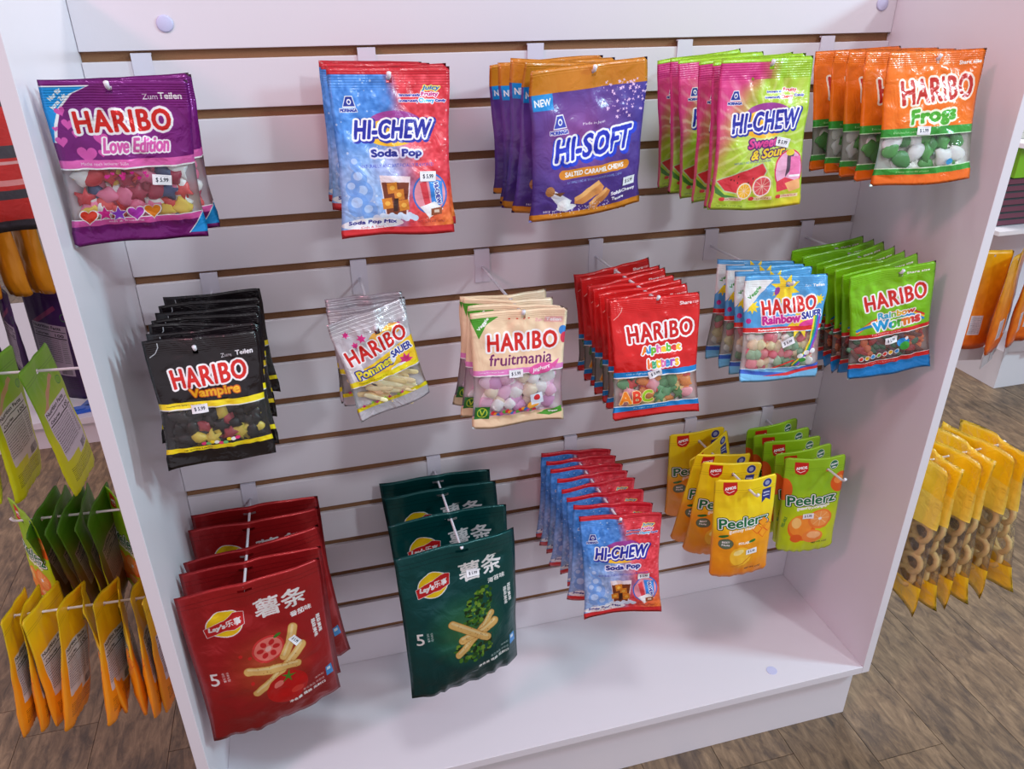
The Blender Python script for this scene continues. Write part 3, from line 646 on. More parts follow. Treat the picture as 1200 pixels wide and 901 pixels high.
# ------------------------------------------------------------------ pouches
def _lat(rs, nu, nv):
    q = rs.rand(nv + 2, nu + 2) - .5
    def f(x, y):
        fx = np.clip(x, 0, .9999) * nu; fy = np.clip(y, 0, .9999) * nv; ix = fx.astype(int); iy = fy.astype(int); tx = fx - ix; ty = fy - iy
        tx = tx * tx * (3 - 2 * tx); ty = ty * ty * (3 - 2 * ty)
        return q[iy, ix] * (1 - tx) * (1 - ty) + q[iy, ix + 1] * tx * (1 - ty) + q[iy + 1, ix] * (1 - tx) * ty + q[iy + 1, ix + 1] * tx * ty
    return f

class Pouch:
    def __init__(s, w, h, hx, hz, T, ts=.12, bs=.06, stand=False, seed=0, crumple=1.0, rounded=True, curl=.0, droop=0.0, peak=1.45, taper=.055):
        s.__dict__.update(locals()); rs = np.random.RandomState(seed)
        s.n1 = _lat(rs, 5, 6); s.n2 = _lat(rs, 11, 14); s.n3 = _lat(rs, 9, 3); s.ph = rs.rand(4) * 6.28; s.n4 = _lat(rs, 24, 30)
    def mid(s, u, v):
        a = s.crumple
        return a * (.0035 * np.sin(2.4 * u + s.ph[0]) * (1 - v) ** 1.5 + .003 * np.sin(2.0 * u + s.ph[1]) * v ** 3) + s.curl * u * u * (1 - .6 * v) + a * .007 * np.abs(u) ** 5 * (np.where(u < 0, np.sin(s.ph[2]), np.cos(s.ph[3])) * np.exp(-v * 9) + np.where(u < 0, np.cos(s.ph[0]), np.sin(s.ph[1])) * np.exp(-(1 - v) * 9)) + .004 * a * s.n1((u + 1) / 2, v)
    def thick(s, u, v):
        if s.stand:
            q = np.clip((v - s.ts) / (1 - s.ts), 0, 1); b = np.sin(np.pi * .5 * np.clip(q / .78, 0, 1)) ** 1.2 * (1 - .55 * np.clip((q - .78) / .22, 0, 1) ** 2)
            e = (1 - np.abs(u) ** 3.2) ** .8
        else:
            q = np.clip((v - s.ts) / (1 - s.ts - s.bs), 0, 1); b = np.sin(np.pi * q ** s.peak) ** .62
            e = (1 - np.abs(u) ** 2.8) ** .7
        return s.T * b * e, b
    def side(s, u, v, sg):
        """sg=-1 the printed front sheet (towards -y), +1 the back sheet"""
        t, b = s.thick(u, v)
        cr = s.crumple
        seal = np.exp(-np.abs(v - s.ts) * 14) + np.exp(-np.abs(v - (1 - s.bs)) * 16)
        wr = .0026 * s.n2((u + 1) / 2, v) + .0016 * s.n4((u + 1) / 2, v) * (.4 + b) + .0016 * np.sin(u * 21 + 5 * s.n3((u + 1) / 2, v)) * seal
        edge = (1 - np.abs(u) ** 6)
        px_, pz_ = u * s.w / 2 - s.hx, s.hz - v * s.h; rr = np.hypot(px_, pz_); th = np.arctan2(px_, -pz_)
        fold = (.0022 * np.sin(th * 7 + s.ph[3] + 2.5 * s.n1((u + 1) / 2, v)) * np.exp(-rr / .045) * np.clip(rr / .02, 0, 1) + .0016 * np.abs(np.sin(4.5 * u + 3 * v + s.ph[2] + 4 * s.n1((u + 1) / 2, v))) * (b if not s.stand else .6))
        wr = wr * 1.25 + fold * edge
        pinch = -.004 * cr * np.exp(-((u * s.w / 2 - s.hx) / .012) ** 2) * np.exp(-np.abs(v * s.h - s.hz) / .03)
        y = s.mid(u, v) + sg * (t / 2 + .00018) + cr * wr * edge * (b > 0.001) * (1 if sg < 0 else .7) + pinch
        x = u * s.w / 2 * (1 - s.taper * b) * (1 + (0.012 * s.n1(v, v) if not s.stand else 0)) - s.hx
        z = s.hz - v * s.h
        z = z - s.droop * u * u * (1 - v) ** 3 + .002 * cr * np.sin(3 * u + s.ph[2]) * v ** 6 * (.4 if s.stand else 1)
        if s.stand: z = z + (-.008 * (1 - u * u) if sg < 0 else 0) * v ** 8 * (s.T / .03)
        if s.stand and s.rounded:
            k = np.clip((np.abs(u) - .86) / .14, 0, 1); z = z - .006 * k ** 2.5 * np.clip(1 - v * 30, 0, 1) + .007 * k ** 2.5 * np.clip((v - .96) / .04, 0, 1)
        return x, y, z
    def mesh(s, name, mf, mb, nu=32, nv=44, hole=(1, 1)):
        hu = 2 * s.hx / s.w; hv = s.hz / s.h
        du, dv = .0032 * 2 / s.w * hole[0], .0036 / s.h * hole[1]
        def grid(lo, n_, c, d):
            q = [t for t in np.linspace(lo, 1, n_ + 1) if abs(t - c) > d * 1.25 or t in (lo, 1.0)]
            return np.array(sorted(q + [c - d, c, c + d]))
        U = grid(-1, nu, hu, du); V = grid(0, nv, hv, dv)
        nu, nv = len(U) - 1, len(V) - 1; cu_ = int(np.argmin(abs(U - hu))); cv_ = int(np.argmin(abs(V - hv)))
        uu, vv = np.meshgrid(U, V)
        f = np.stack(s.side(uu, vv, -1), -1).reshape(-1, 3); b = np.stack(s.side(uu, vv, 1), -1).reshape(-1, 3)
        n = (nu + 1) * (nv + 1); idx = np.arange(n).reshape(nv + 1, nu + 1); bi = idx + n
        ring = np.zeros_like(idx, bool); ring[0] = ring[-1] = True; ring[:, 0] = ring[:, -1] = True
        if s.stand: ring[-1, 1:-1] = False
        bi = np.where(ring, idx, bi); m_ = (f + b) / 2; rr = ring.ravel(); f[rr] = m_[rr]
        F = []; UV = []; MI = []
        for j in range(nv):
            for i in range(nu):
                if j in (cv_ - 1, cv_) and i in (cu_ - 1, cu_): continue
                q = (idx[j, i], idx[j + 1, i], idx[j + 1, i + 1], idx[j, i + 1]); F.append(q); MI.append(0)
                q2 = (bi[j, i], bi[j, i + 1], bi[j + 1, i + 1], bi[j + 1, i]); F.append(q2); MI.append(1)
                a0, a1, b0, b1 = (U[i] + 1) / 2, (U[i + 1] + 1) / 2, 1 - V[j], 1 - V[j + 1]
                UV += [a0, b0, a0, b1, a1, b1, a1, b0]; UV += [1 - a0, b0, 1 - a1, b0, 1 - a1, b1, 1 - a0, b1]
        if s.stand:
            for i in range(nu):
                q = [idx[nv, i], bi[nv, i], bi[nv, i + 1], idx[nv, i + 1]]
                q = list(dict.fromkeys(q))
                if len(q) > 2: F.append(tuple(q)); MI.append(1); UV += [.5, .02] * len(q)
        me = bpy.data.meshes.new(name); me.from_pydata(np.concatenate([f, b]).tolist(), [], [tuple(int(k) for k in q) for q in F])
        uvl = me.uv_layers.new(name='UVMap'); uvl.data.foreach_set('uv', UV)
        me.polygons.foreach_set('material_index', MI); me.polygons.foreach_set('use_smooth', [True] * len(F))
        me.materials.append(mf); me.materials.append(mb); me.update()
        return me
    def at(s, ux, vy, off=0.0):
        """point on the front sheet; ux, vy in art units (100 = pouch width)"""
        u = np.array([ux / 50 - 1.0]); v = np.array([vy / 100 * s.w / s.h]); x, y, z = s.side(u, v, -1)
        return Vector((float(x[0]), float(y[0]) - off, float(z[0])))

def sheet_material(name, img, rough=.32, metal=.0, crinkle=.35, ribs=True, ts=.12, coat=.25, film_tint=(.97, .97, .98)):
    m = bpy.data.materials.new(name); m.use_nodes = True; nt = m.node_tree; N = nt.nodes; L = nt.links; b = N['Principled BSDF']; out = N['Material Output']
    im = N.new('ShaderNodeTexImage'); im.image = img; im.interpolation = 'Cubic'; im.extension = 'EXTEND'
    L.new(im.outputs[0], b.inputs['Base Color']); b.inputs['Roughness'].default_value = rough; b.inputs['Metallic'].default_value = metal
    b.inputs['Coat Weight'].default_value = coat; b.inputs['Coat Roughness'].default_value = .18
    tc = N.new('ShaderNodeTexCoord'); n = N.new('ShaderNodeTexNoise'); n.inputs['Scale'].default_value = 38; n.inputs['Detail'].default_value = 3; n.inputs['Distortion'].default_value = 1.2
    L.new(tc.outputs['Object'], n.inputs['Vector'])
    bp = N.new('ShaderNodeBump'); bp.inputs['Strength'].default_value = crinkle; bp.inputs['Distance'].default_value = .006
    L.new(n.outputs['Fac'], bp.inputs['Height']); last = bp
    if ribs:
        sx = N.new('ShaderNodeSeparateXYZ'); L.new(tc.outputs['UV'], sx.inputs[0])
        mu = N.new('ShaderNodeMath'); mu.operation = 'MULTIPLY'; mu.inputs[1].default_value = 420; L.new(sx.outputs[1], mu.inputs[0])
        sn = N.new('ShaderNodeMath'); sn.operation = 'SINE'; L.new(mu.outputs[0], sn.inputs[0])
        mr = N.new('ShaderNodeMapRange'); mr.inputs[1].default_value = 1 - ts - .02; mr.inputs[2].default_value = 1 - ts + .02; L.new(sx.outputs[1], mr.inputs[0])
        mm = N.new('ShaderNodeMath'); mm.operation = 'MULTIPLY'; L.new(sn.outputs[0], mm.inputs[0]); L.new(mr.outputs[0], mm.inputs[1])
        b2 = N.new('ShaderNodeBump'); b2.inputs['Strength'].default_value = .25; b2.inputs['Distance'].default_value = .0008
        L.new(mm.outputs[0], b2.inputs['Height']); L.new(bp.outputs[0], b2.inputs['Normal']); last = b2
    L.new(last.outputs[0], b.inputs['Normal']); L.new(last.outputs[0], b.inputs['Coat Normal'])
    if img and img.get('windowed'):
        tr = N.new('ShaderNodeBsdfTransparent'); tr.inputs[0].default_value = (*film_tint, 1)
        gl = N.new('ShaderNodeBsdfGlossy'); gl.inputs['Roughness'].default_value = .12; L.new(last.outputs[0], gl.inputs['Normal'])
        fr = N.new('ShaderNodeFresnel'); fr.inputs[0].default_value = 1.45; L.new(last.outputs[0], fr.inputs['Normal'])
        df = N.new('ShaderNodeBsdfDiffuse'); df.inputs[0].default_value = (.9, .88, .9, 1)
        hz = N.new('ShaderNodeMixShader'); hz.inputs[0].default_value = .02; L.new(tr.outputs[0], hz.inputs[1]); L.new(df.outputs[0], hz.inputs[2]); tr = hz
        fm = N.new('ShaderNodeMath'); fm.operation = 'MULTIPLY'; fm.inputs[1].default_value = .6; L.new(fr.outputs[0], fm.inputs[0])
        film = N.new('ShaderNodeMixShader'); L.new(fm.outputs[0], film.inputs[0]); L.new(tr.outputs[0], film.inputs[1]); L.new(gl.outputs[0], film.inputs[2])
        mx = N.new('ShaderNodeMixShader'); L.new(im.outputs[1], mx.inputs[0]); L.new(film.outputs[0], mx.inputs[1]); L.new(b.outputs[0], mx.inputs[2]); L.new(mx.outputs[0], out.inputs['Surface'])
    return m

def img_of(a, name):
    im = a.image(name); im['windowed'] = bool(a.a.min() < .95); return im

# price label
_s = Art(52, px=2.4, bg=(240, 240, 246)); _s.text('$ 5.99', 50, 27, 24, (60, 60, 76), wd=64, bold=1.2); _s.smalltext(16, 6, 84, 1, (140, 140, 150), 3, 1.5)
M_STICK = sheet_material('price_label_paper', img_of(_s, 'price_label'), .55, crinkle=.05, ribs=False, coat=0)

def sticker(p, ux, vy, rot=0, wd=.021, ht=.0115):
    nu, nv = 6, 4; V = []; F = []; UV = []
    k = 100 / p.w; a = math.radians(rot)
    for j in range(nv + 1):
        for i in range(nu + 1):
            dx = (i / nu - .5) * wd * k; dy = (j / nv - .5) * ht * k
            V.append(tuple(p.at(ux + dx * math.cos(a) - dy * math.sin(a), vy + dx * math.sin(a) + dy * math.cos(a), .0009)))
    for j in range(nv):
        for i in range(nu):
            q = j * (nu + 1) + i; F.append((q, q + nu + 1, q + nu + 2, q + 1))
            UV += [i / nu, 1 - j / nv, i / nu, 1 - (j + 1) / nv, (i + 1) / nu, 1 - (j + 1) / nv, (i + 1) / nu, 1 - j / nv]
    me = bpy.data.meshes.new('price_sticker'); me.from_pydata(V, [], F); me.uv_layers.new(name='UVMap').data.foreach_set('uv', UV); me.materials.append(M_STICK); me.update()
    me.polygons.foreach_set('use_smooth', [True] * len(F))
    return me

# sweets: low-poly smooth bodies
def ico(fn, n=2):
    import bmesh
    bm = bmesh.new(); bmesh.ops.create_icosphere(bm, subdivisions=n, radius=1)
    for v in bm.verts: v.co = Vector(fn(v.co))
    me = bpy.data.meshes.new('sweet'); bm.to_mesh(me); bm.free(); me.polygons.foreach_set('use_smooth', [True] * len(me.polygons)); return me
def f_bean(c): return (c.x * 1.15, c.y * .8, c.z * .8 + .22 * c.x * c.x)
def f_blob(c):
    a = math.atan2(c.z, c.x); r = 1 + .22 * math.cos(4 * a + .6); return (c.x * r * 1.05, c.y * .75, c.z * r * .8)
def f_puck(c):
    q = max(abs(c.x), 1e-6); e = .5
    s_ = lambda t: math.copysign(abs(t) ** .6, t)
    return (s_(c.x) * .9, c.y, s_(c.z) * .85)
def f_stick(c): return (math.copysign(abs(c.x) ** .4, c.x) * 2.7, math.copysign(abs(c.y) ** .6, c.y) * .42, math.copysign(abs(c.z) ** .6, c.z) * .48)
def f_star(c):
    a = math.atan2(c.z, c.x); r = .78 + .35 * math.cos(5 * a); return (c.x * r * 1.2, c.y * .6, c.z * r * 1.2)
SHAPES = dict(bean=f_bean, blob=f_blob, puck=f_puck, stick=f_stick, star=f_star)
_cm = {}
def sweet_mesh(kind, col):
    if (kind, col) not in _cm:
        me = ico(SHAPES[kind], 2); bright = tuple(min(255, int(40 + c * .92)) if max(col) > 70 else c // 2 for c in col)
        me.materials.append(mat('gummy_%d_%d_%d' % col, bright, .25, bump=(500, .15), sss=.15)); _cm[(kind, col)] = me
    return _cm[(kind, col)]
def sweets(p, y0, y1, kinds, cols, r, parent, single, seed, x0=6, x1=94, names='gummy'):
    """fill the clear window of a pouch; one object per sweet on the front pouch, one joined heap on the others"""
    r *= 1.18; rd = random.Random(seed); k = 100 / p.w; step = 2 * r * k * .74
    rows = max(1, int((y1 - y0) / step)); colsn = max(1, int((x1 - x0) / step)); items = []
    for layer in ((0, 1, 2) if single else (0, 1)):
        for j in range(rows + layer):
            for i in range(colsn + (j + layer) % 2):
                ux = x0 + (i + .5 + (.25 if j % 2 else -.25) + rd.uniform(-.25, .25)) * (x1 - x0) / colsn + layer * step * .4; vy = y0 + (j + .5 - .3 * layer + rd.uniform(-.2, .2)) * (y1 - y0) / rows
                xm = 18 if kinds == ['stick'] else 0
                if not (x0 - 1 + xm < ux < x1 + 1 - xm and y0 - 4 < vy < y1 + 4): continue
                rr = r * rd.uniform(.82, 1.12); kd = rd.choice(kinds); c = rd.choice(cols)
                lim = 4 + rr * k * 1.25; ux = min(max(ux, lim), 100 - lim)
                th, _ = p.thick(np.array([ux / 50 - 1.0]), np.array([vy / 100 * p.w / p.h])); th = float(th[0])
                depth = min(rr * (.8 if kd != 'stick' else .5), max(th * .42, .0025))
                pt = p.at(ux, vy, -(depth + .0028 + layer * depth * .5))
                R_ = Matrix.Rotation(rd.uniform(0, 6.28) if kd != 'stick' else rd.gauss(.75, .35), 4, 'Y')
                items.append((kd, c, Matrix.Translation(pt) @ Matrix.Diagonal((rr, depth * 1.1, rr, 1)) @ R_))
    if single:
        for kd, c, M_ in items:
            o = obj(names, sweet_mesh(kd, c), parent); o.matrix_local = M_
    else:
        vs = []; fs = []; mi = []; ms = []
        for kd, c, M_ in items:
            me = sweet_mesh(kd, c); b = len(vs); vs += [tuple(M_ @ v.co) for v in me.vertices]; fs += [tuple(b + q for q in f.vertices) for f in me.polygons]
            if me.materials[0] not in ms: ms.append(me.materials[0])
            mi += [ms.index(me.materials[0])] * len(me.polygons)
        me = bpy.data.meshes.new('gummy_heap'); me.from_pydata(vs, [], fs)
        for q in ms: me.materials.append(q)
        me.polygons.foreach_set('material_index', mi); me.polygons.foreach_set('use_smooth', [True] * len(fs))
        o = obj(names + '_heap', me, parent); o['kind'] = 'stuff'

def pose(o, loc, yaw, roll, tilt):
    o.matrix_world = Matrix.Translation(loc) @ Matrix.Rotation(yaw, 4, 'Z') @ Matrix.Rotation(tilt, 4, 'X') @ Matrix.Rotation(roll, 4, 'Y')
    o.empty_display_size = .02
def copy_tree(o, parent=None):
    c = o.copy(); COL.objects.link(c)
    if parent: c.parent = parent
    for ch in o.children: copy_tree(ch, c)
    return c

# ------------------------------------------------------------------ slatwall hooks
def hook_meshes(L=.2515):
    pl = MB().box(-.0125, .0125, -.0021, -.0004, -.052, .0012).box(-.0125, .0125, -.0021, .0045, .0012, .0034)
    rod = MB().tube([(0, -.0019, -.0265), (0, -.05, -.0242), (0, -L * .6, -.0193), (0, -L + .009, -.0146), (0, -L + .003, -.0125), (0, -L, -.0075)], [.0021] * 4 + [.0023, .0027], 10)
    return pl.mesh('back_clip', M_CLIP), rod.mesh('arm', M_PLASTIC, True)
HK = hook_meshes()
def hook(loc, rz, label, group):
    t = empty('slatwall_hook', loc); t.rotation_euler.z = rz
    tag(t, label, 'hook', group)
    obj('back_clip', HK[0], t); obj('arm', HK[1], t)
    return t

HX = dict(A=.074, B=.367, C=.614, D=.855, E=1.108, F=.104, G=.326, H=.525, I=.723, J=.939, K=1.130, L=.101, M=.425, N=.689, O=.940, P=1.111)
HG = dict(A=1, B=1, C=1, D=1, E=1, F=5, G=5, H=5, I=5, J=5, K=5, L=10, M=10, N=10, O=10, P=10)
GUM = [(200, 30, 30), (236, 120, 150), (240, 200, 60), (236, 232, 224), (240, 130, 40), (70, 140, 60), (40, 60, 120)]
# key: (w, h, hx, hz, thickness, kwargs), art, sheet kwargs, back colour, sweets (y0,y1,kinds,cols,r), sticker (x,y,rot)
PR = {
 'A': ((.142, .177, -.007, .010, .022, dict(ts=.16, bs=.10)), art_love, dict(rough=.22, metal=.35, crinkle=.45, ts=.16), (206, 196, 204),
       (66, 106, ['bean', 'blob', 'star'], [(196, 24, 34), (236, 110, 150), (240, 200, 60), (240, 236, 232), (220, 60, 60), (40, 50, 100), (150, 20, 50)], .0098), (72, 74, 6)),
 'B': ((.139, .189, -.001, .014, .020, dict(ts=.12, bs=.06)), art_soda, dict(rough=.3, crinkle=.4, ts=.12), (200, 60, 70), None, (78, 87, 2)),
 'C': ((.168, .186, .005, .011, .020, dict(ts=.16, bs=.06)), art_soft, dict(rough=.28, crinkle=.35, ts=.03), (80, 50, 130), None, (88, 89, 0)),
 'D': ((.134, .191, .005, .011, .018, dict(ts=.13, bs=.05)), art_sour, dict(rough=.3, crinkle=.35, ts=.13), (160, 190, 50), None, (72, 78, 12)),
 'E': ((.160, .175, .003, .013, .020, dict(ts=.12, bs=.09)), art_frogs, dict(rough=.25, crinkle=.5, ts=.10), (206, 204, 196),
       (70, 97, ['blob', 'bean'], [(238, 240, 230), (240, 240, 234), (60, 150, 50), (44, 130, 44)], .0125), (41, 64, 3)),
 'F': ((.134, .173, -.008, .018, .021, dict(ts=.14, bs=.10)), art_vampire, dict(rough=.25, crinkle=.45, ts=.12), (34, 30, 32),
       (72, 108, ['bean', 'blob', 'star'], [(36, 26, 28), (60, 34, 24), (30, 24, 26), (214, 186, 50), (150, 30, 40), (60, 46, 30)], .0088), (38, 69, -1)),
 'G': ((.104, .147, .006, .029, .018, dict(ts=.14, bs=.12)), art_pommes, dict(rough=.2, metal=.3, crinkle=.55, ts=.2), (200, 196, 200),
       (94, 124, ['stick'], [(232, 204, 150), (240, 220, 170), (236, 180, 130), (226, 196, 130)], .0068), None),
 'H': ((.135, .171, .007, .009, .022, dict(ts=.10, bs=.09)), art_mania, dict(rough=.34, crinkle=.3, ts=.08), (226, 212, 214),
       (68, 111, ['puck'], [(232, 180, 210), (240, 236, 240), (214, 150, 200), (244, 216, 190), (238, 200, 220)], .0098), (46, 66, 0)),
 'I': ((.133, .179, .004, .008, .018, dict(ts=.15, bs=.07)), art_alpha, dict(rough=.24, crinkle=.35, ts=.12), (206, 190, 186),
       (89, 118, ['star', 'bean', 'blob'], [(206, 40, 34), (240, 200, 120), (80, 150, 90), (236, 130, 40), (240, 150, 160), (60, 120, 50)], .0088), (47, 84, -18)),
 'J': ((.127, .164, .002, .014, .020, dict(ts=.13, bs=.10)), art_rain, dict(rough=.26, crinkle=.45, ts=.12), (214, 208, 208),
       (69, 112, ['puck', 'bean'], [(120, 170, 130), (236, 130, 140), (244, 224, 170), (246, 210, 170), (150, 190, 150), (226, 90, 110), (244, 236, 224)], .0078), (56, 80, -24)),
 'K': ((.133, .184, .013, .012, .018, dict(ts=.13, bs=.10)), art_worms, dict(rough=.28, crinkle=.4, ts=.10), (170, 156, 150),
       (84, 115, ['stick', 'bean'], [(170, 50, 50), (110, 60, 50), (60, 110, 80), (226, 110, 60), (120, 90, 100)], .0068), (50, 90, -3)),
 'L': ((.208, .280, -.010, .015, .034, dict(ts=.14, bs=.0, stand=True, droop=.010, curl=.012, taper=.03, rounded=False)), lambda: art_fries((168, 28, 32), (110, 14, 18), (196, 110, 50), '番茄味'), dict(rough=.34, metal=.5, crinkle=.22, ribs=False), (150, 24, 28), None, (72, 64, 60)),
 'M': ((.199, .273, .004, .015, .034, dict(ts=.14, bs=.0, stand=True, droop=.010, curl=.012, taper=.03, rounded=False)), lambda: art_fries((4, 72, 72), (2, 40, 44), (90, 150, 80), '海苔味', True), dict(rough=.3, metal=.55, crinkle=.22, ribs=False), (4, 60, 60), None, (60, 31, 0)),
 'O': ((.111, .210, .004, .024, .022, dict(ts=.16, bs=.0, stand=True, crumple=.6, curl=.004, taper=.02)), lambda: art_peel('mango'), dict(rough=.4, crinkle=.12, ribs=False, coat=.1), (236, 170, 30), None, (66, 140, -4)),
 'P': ((.110, .210, .022, .027, .022, dict(ts=.16, bs=.0, stand=True, crumple=.6, curl=.004, taper=.02)), lambda: art_peel('orange'), dict(rough=.4, crinkle=.12, ribs=False, coat=.1), (150, 190, 30), None, (46, 114, 0)),
}
PR['N'] = PR['B']
# y, yaw, roll, tilt of every bag along its hook, front to back
PL = {
 'A': [(-.245, .19, .04, .10), (-.218, .06, -.02, .08), (-.196, .03, .0, .10)],
 'B': [(-.245, .10, .04, -.12), (-.222, -.14, -.02, .0), (-.10, -.02, .03, .01), (-.035, .02, .04, 0)],
 'C': [(-.245, .19, -.05, .05), (-.215, .17, .05, .03), (-.189, .0, .07, -.01), (-.126, .02, -.01, 0), (-.066, .01, -.05, .06)],
 'D': [(-.245, -.06, -.01, -.09), (-.222, .0, -.05, -.02), (-.196, -.1, -.06, .06), (-.130, -.02, -.06, -.08), (-.102, -.05, -.04, -.1), (-.064, -.04, -.1, .06)],
 'E': [(-.245, .0, -.01, -.16), (-.201, .02, .0, -.16), (-.165, .02, -.01, -.14), (-.134, .01, 0, -.13), (-.088, .02, -.03, -.15)],
 'F': [(-.245, .0, .0, -.10), (-.217, -.05, -.03, -.08), (-.193, .0, .10, -.03), (-.165, .02, .03, -.03), (-.137, -.02, .0, -.02), (-.1, .03, .02, .0), (-.062, -.06, -.03, .05)],
 'G': [(-.241, .16, -.19, -.09), (-.218, -.01, -.06, .02), (-.196, .03, -.03, .06), (-.175, .0, -.06, .04)],
 'H': [(-.248, -.06, .02, -.08), (-.224, .02, .10, -.02), (-.200, -.02, .12, -.0), (-.175, .06, .06, .0)],
 'I': [(-.249, -.07, -.02, -.18), (-.224, .02, -.05, -.06), (-.200, .03, -.07, -.02), (-.175, .04, -.06, .02), (-.150, .03, -.10, .03), (-.122, .01, -.08, .03), (-.090, .04, -.10, .05)],
 'J': [(-.236, -.20, .0, -.18), (-.204, -.04, .0, -.10), (-.178, -.06, .03, -.08), (-.150, -.08, .06, -.03)],
 'K': [(-.246, -.24, -.18, .01), (-.219, -.09, -.19, .01), (-.197, .05, -.14, .0), (-.172, .02, -.17, .0), (-.146, -.02, -.19, -.05), (-.118, -.05, -.16, -.03), (-.086, -.14, -.13, .01)],
 'L': [(-.249, .2, -.01, -.01), (-.201, .10, -.01, .0), (-.163, .07, -.09, .0), (-.09, .02, -.01, .0), (-.047, .04, -.02, .04)],
 'M': [(-.249, .17, .01, -.06), (-.163, -.03, -.04, .0), (-.085, -.04, -.08, .0), (-.040, -.04, -.06, .0)],
 'N': [(-.248, -.17, -.05, -.12), (-.214, -.15, .04, -.07), (-.180, -.06, -.03, .0), (-.146, .05, -.02, .04), (-.116, .04, .06, .0), (-.086, -.04, .02, .03), (-.056, -.02, .05, .01), (-.028, -.02, .05, 0)],
 'O': [(-.222, -.15, -.05, .02), (-.168, -.2, .07, .06), (-.135, -.13, .12, .1), (-.092, .35, -.25, .0), (-.04, -.10, -.07, .1)],
 'P': [(-.203, -.25, -.06, .04), (-.166, -.14, -.13, .01), (-.129, -.17, -.09, .01), (-.095, -.17, -.14, .01), (-.061, -.04, -.09, .0)],
}
DESC = {
 'A': 'purple gummy bag with pink hearts and clear window', 'B': 'blue and red soda chew bag on the top row', 'C': 'purple caramel chew bag with orange header',
 'D': 'pink and lime fruit chew bag with watermelon', 'E': 'orange gummy bag with white and green sweets', 'F': 'black gummy bag with yellow bands',
 'G': 'silver and yellow sour gummy fries bag', 'H': 'cream gummy bag with pink marshmallow sweets', 'I': 'red gummy alphabet bag with blue bands',
 'J': 'sky blue sour gummy bag with rainbow print', 'K': 'lime green gummy worm bag with blue foot', 'L': 'large red potato fries pouch with tomato',
 'M': 'large dark green potato fries pouch with seaweed', 'N': 'blue and red soda chew bag on the bottom row', 'O': 'yellow gummy mango pouch', 'P': 'lime green gummy orange pouch'}
SHORT = {'A': 'purple heart gummy bags', 'B': 'top row soda chew bags', 'C': 'caramel chew bags', 'D': 'pink and lime chew bags', 'E': 'orange frog gummy bags', 'F': 'black gummy bags', 'G': 'sour gummy fries bags', 'H': 'cream marshmallow gummy bags', 'I': 'red alphabet gummy bags', 'J': 'sky blue gummy bags', 'K': 'lime gummy worm bags', 'L': 'red potato fries pouches', 'M': 'green potato fries pouches', 'N': 'bottom row soda chew bags', 'O': 'yellow gummy mango pouches', 'P': 'lime gummy orange pouches'}
ORD = ['frontmost', 'second from front', 'third from front', 'fourth from front', 'fifth from front', 'sixth from front', 'seventh from front', 'eighth from front', 'ninth from front']
def arm_point(k, y): return Vector((HX[k], y, G(HG[k]) - .0265 + .0475 * -y - .0006))
_mats = {}
for k in HX:
    hook((HX[k], 0, G(HG[k])), 0, 'white slatwall hook carrying the ' + SHORT[k], 'hooks on the slatwall')
    (w_, h_, hx_, hz_, T_, kw), art, sk, bc, sw, st = PR[k]
    key = 'B' if k == 'N' else k
    if key not in _mats:
        im = img_of(art(), 'print_' + SHORT[key].replace(' ', '_'))
        _mats[key] = (sheet_material('printed_film_' + SHORT[key].replace(' ', '_'), im, **sk), mat('back_film_' + SHORT[key].replace(' ', '_'), bc, .35, metal=.2, bump=(60, .3)))
    mf, mb = _mats[key]
    sd = ord(k)
    if k == 'N': w_, h_ = .135, .194
    holes = (3.2, .6) if k in 'LM' else (1, 1)
    protos = []
    n = len(PL[k])
    for i, (y, yaw, roll, tilt) in enumerate(PL[k]):
        lab = DESC[k] + ', ' + ('rearmost' if i == n - 1 else ORD[i]) + ' on its hook'
        if i < 3:
            p = Pouch(w_, h_, hx_, hz_, T_ * (1.0 if i == 0 else .85), seed=sd + 17 * i, **kw)
            t = empty('candy_bag' if k not in 'LM' else 'snack_pouch')
            me = p.mesh('film', mf, mb, hole=holes); obj('film', me, t)
            if sw: sweets(p, *sw, t, i == 0, sd + i)
            if i == 0 and st: obj('price_sticker', sticker(p, *st), t)
            protos.append(t)
        else:
            t = copy_tree(protos[1 + (i % 2) * (len(protos) > 2)])
        pose(t, arm_point(k, y), yaw, roll, tilt)
        tag(t, lab, 'pouch' if k in 'LMOP' else 'candy bag', SHORT[k] + ' on one hook')
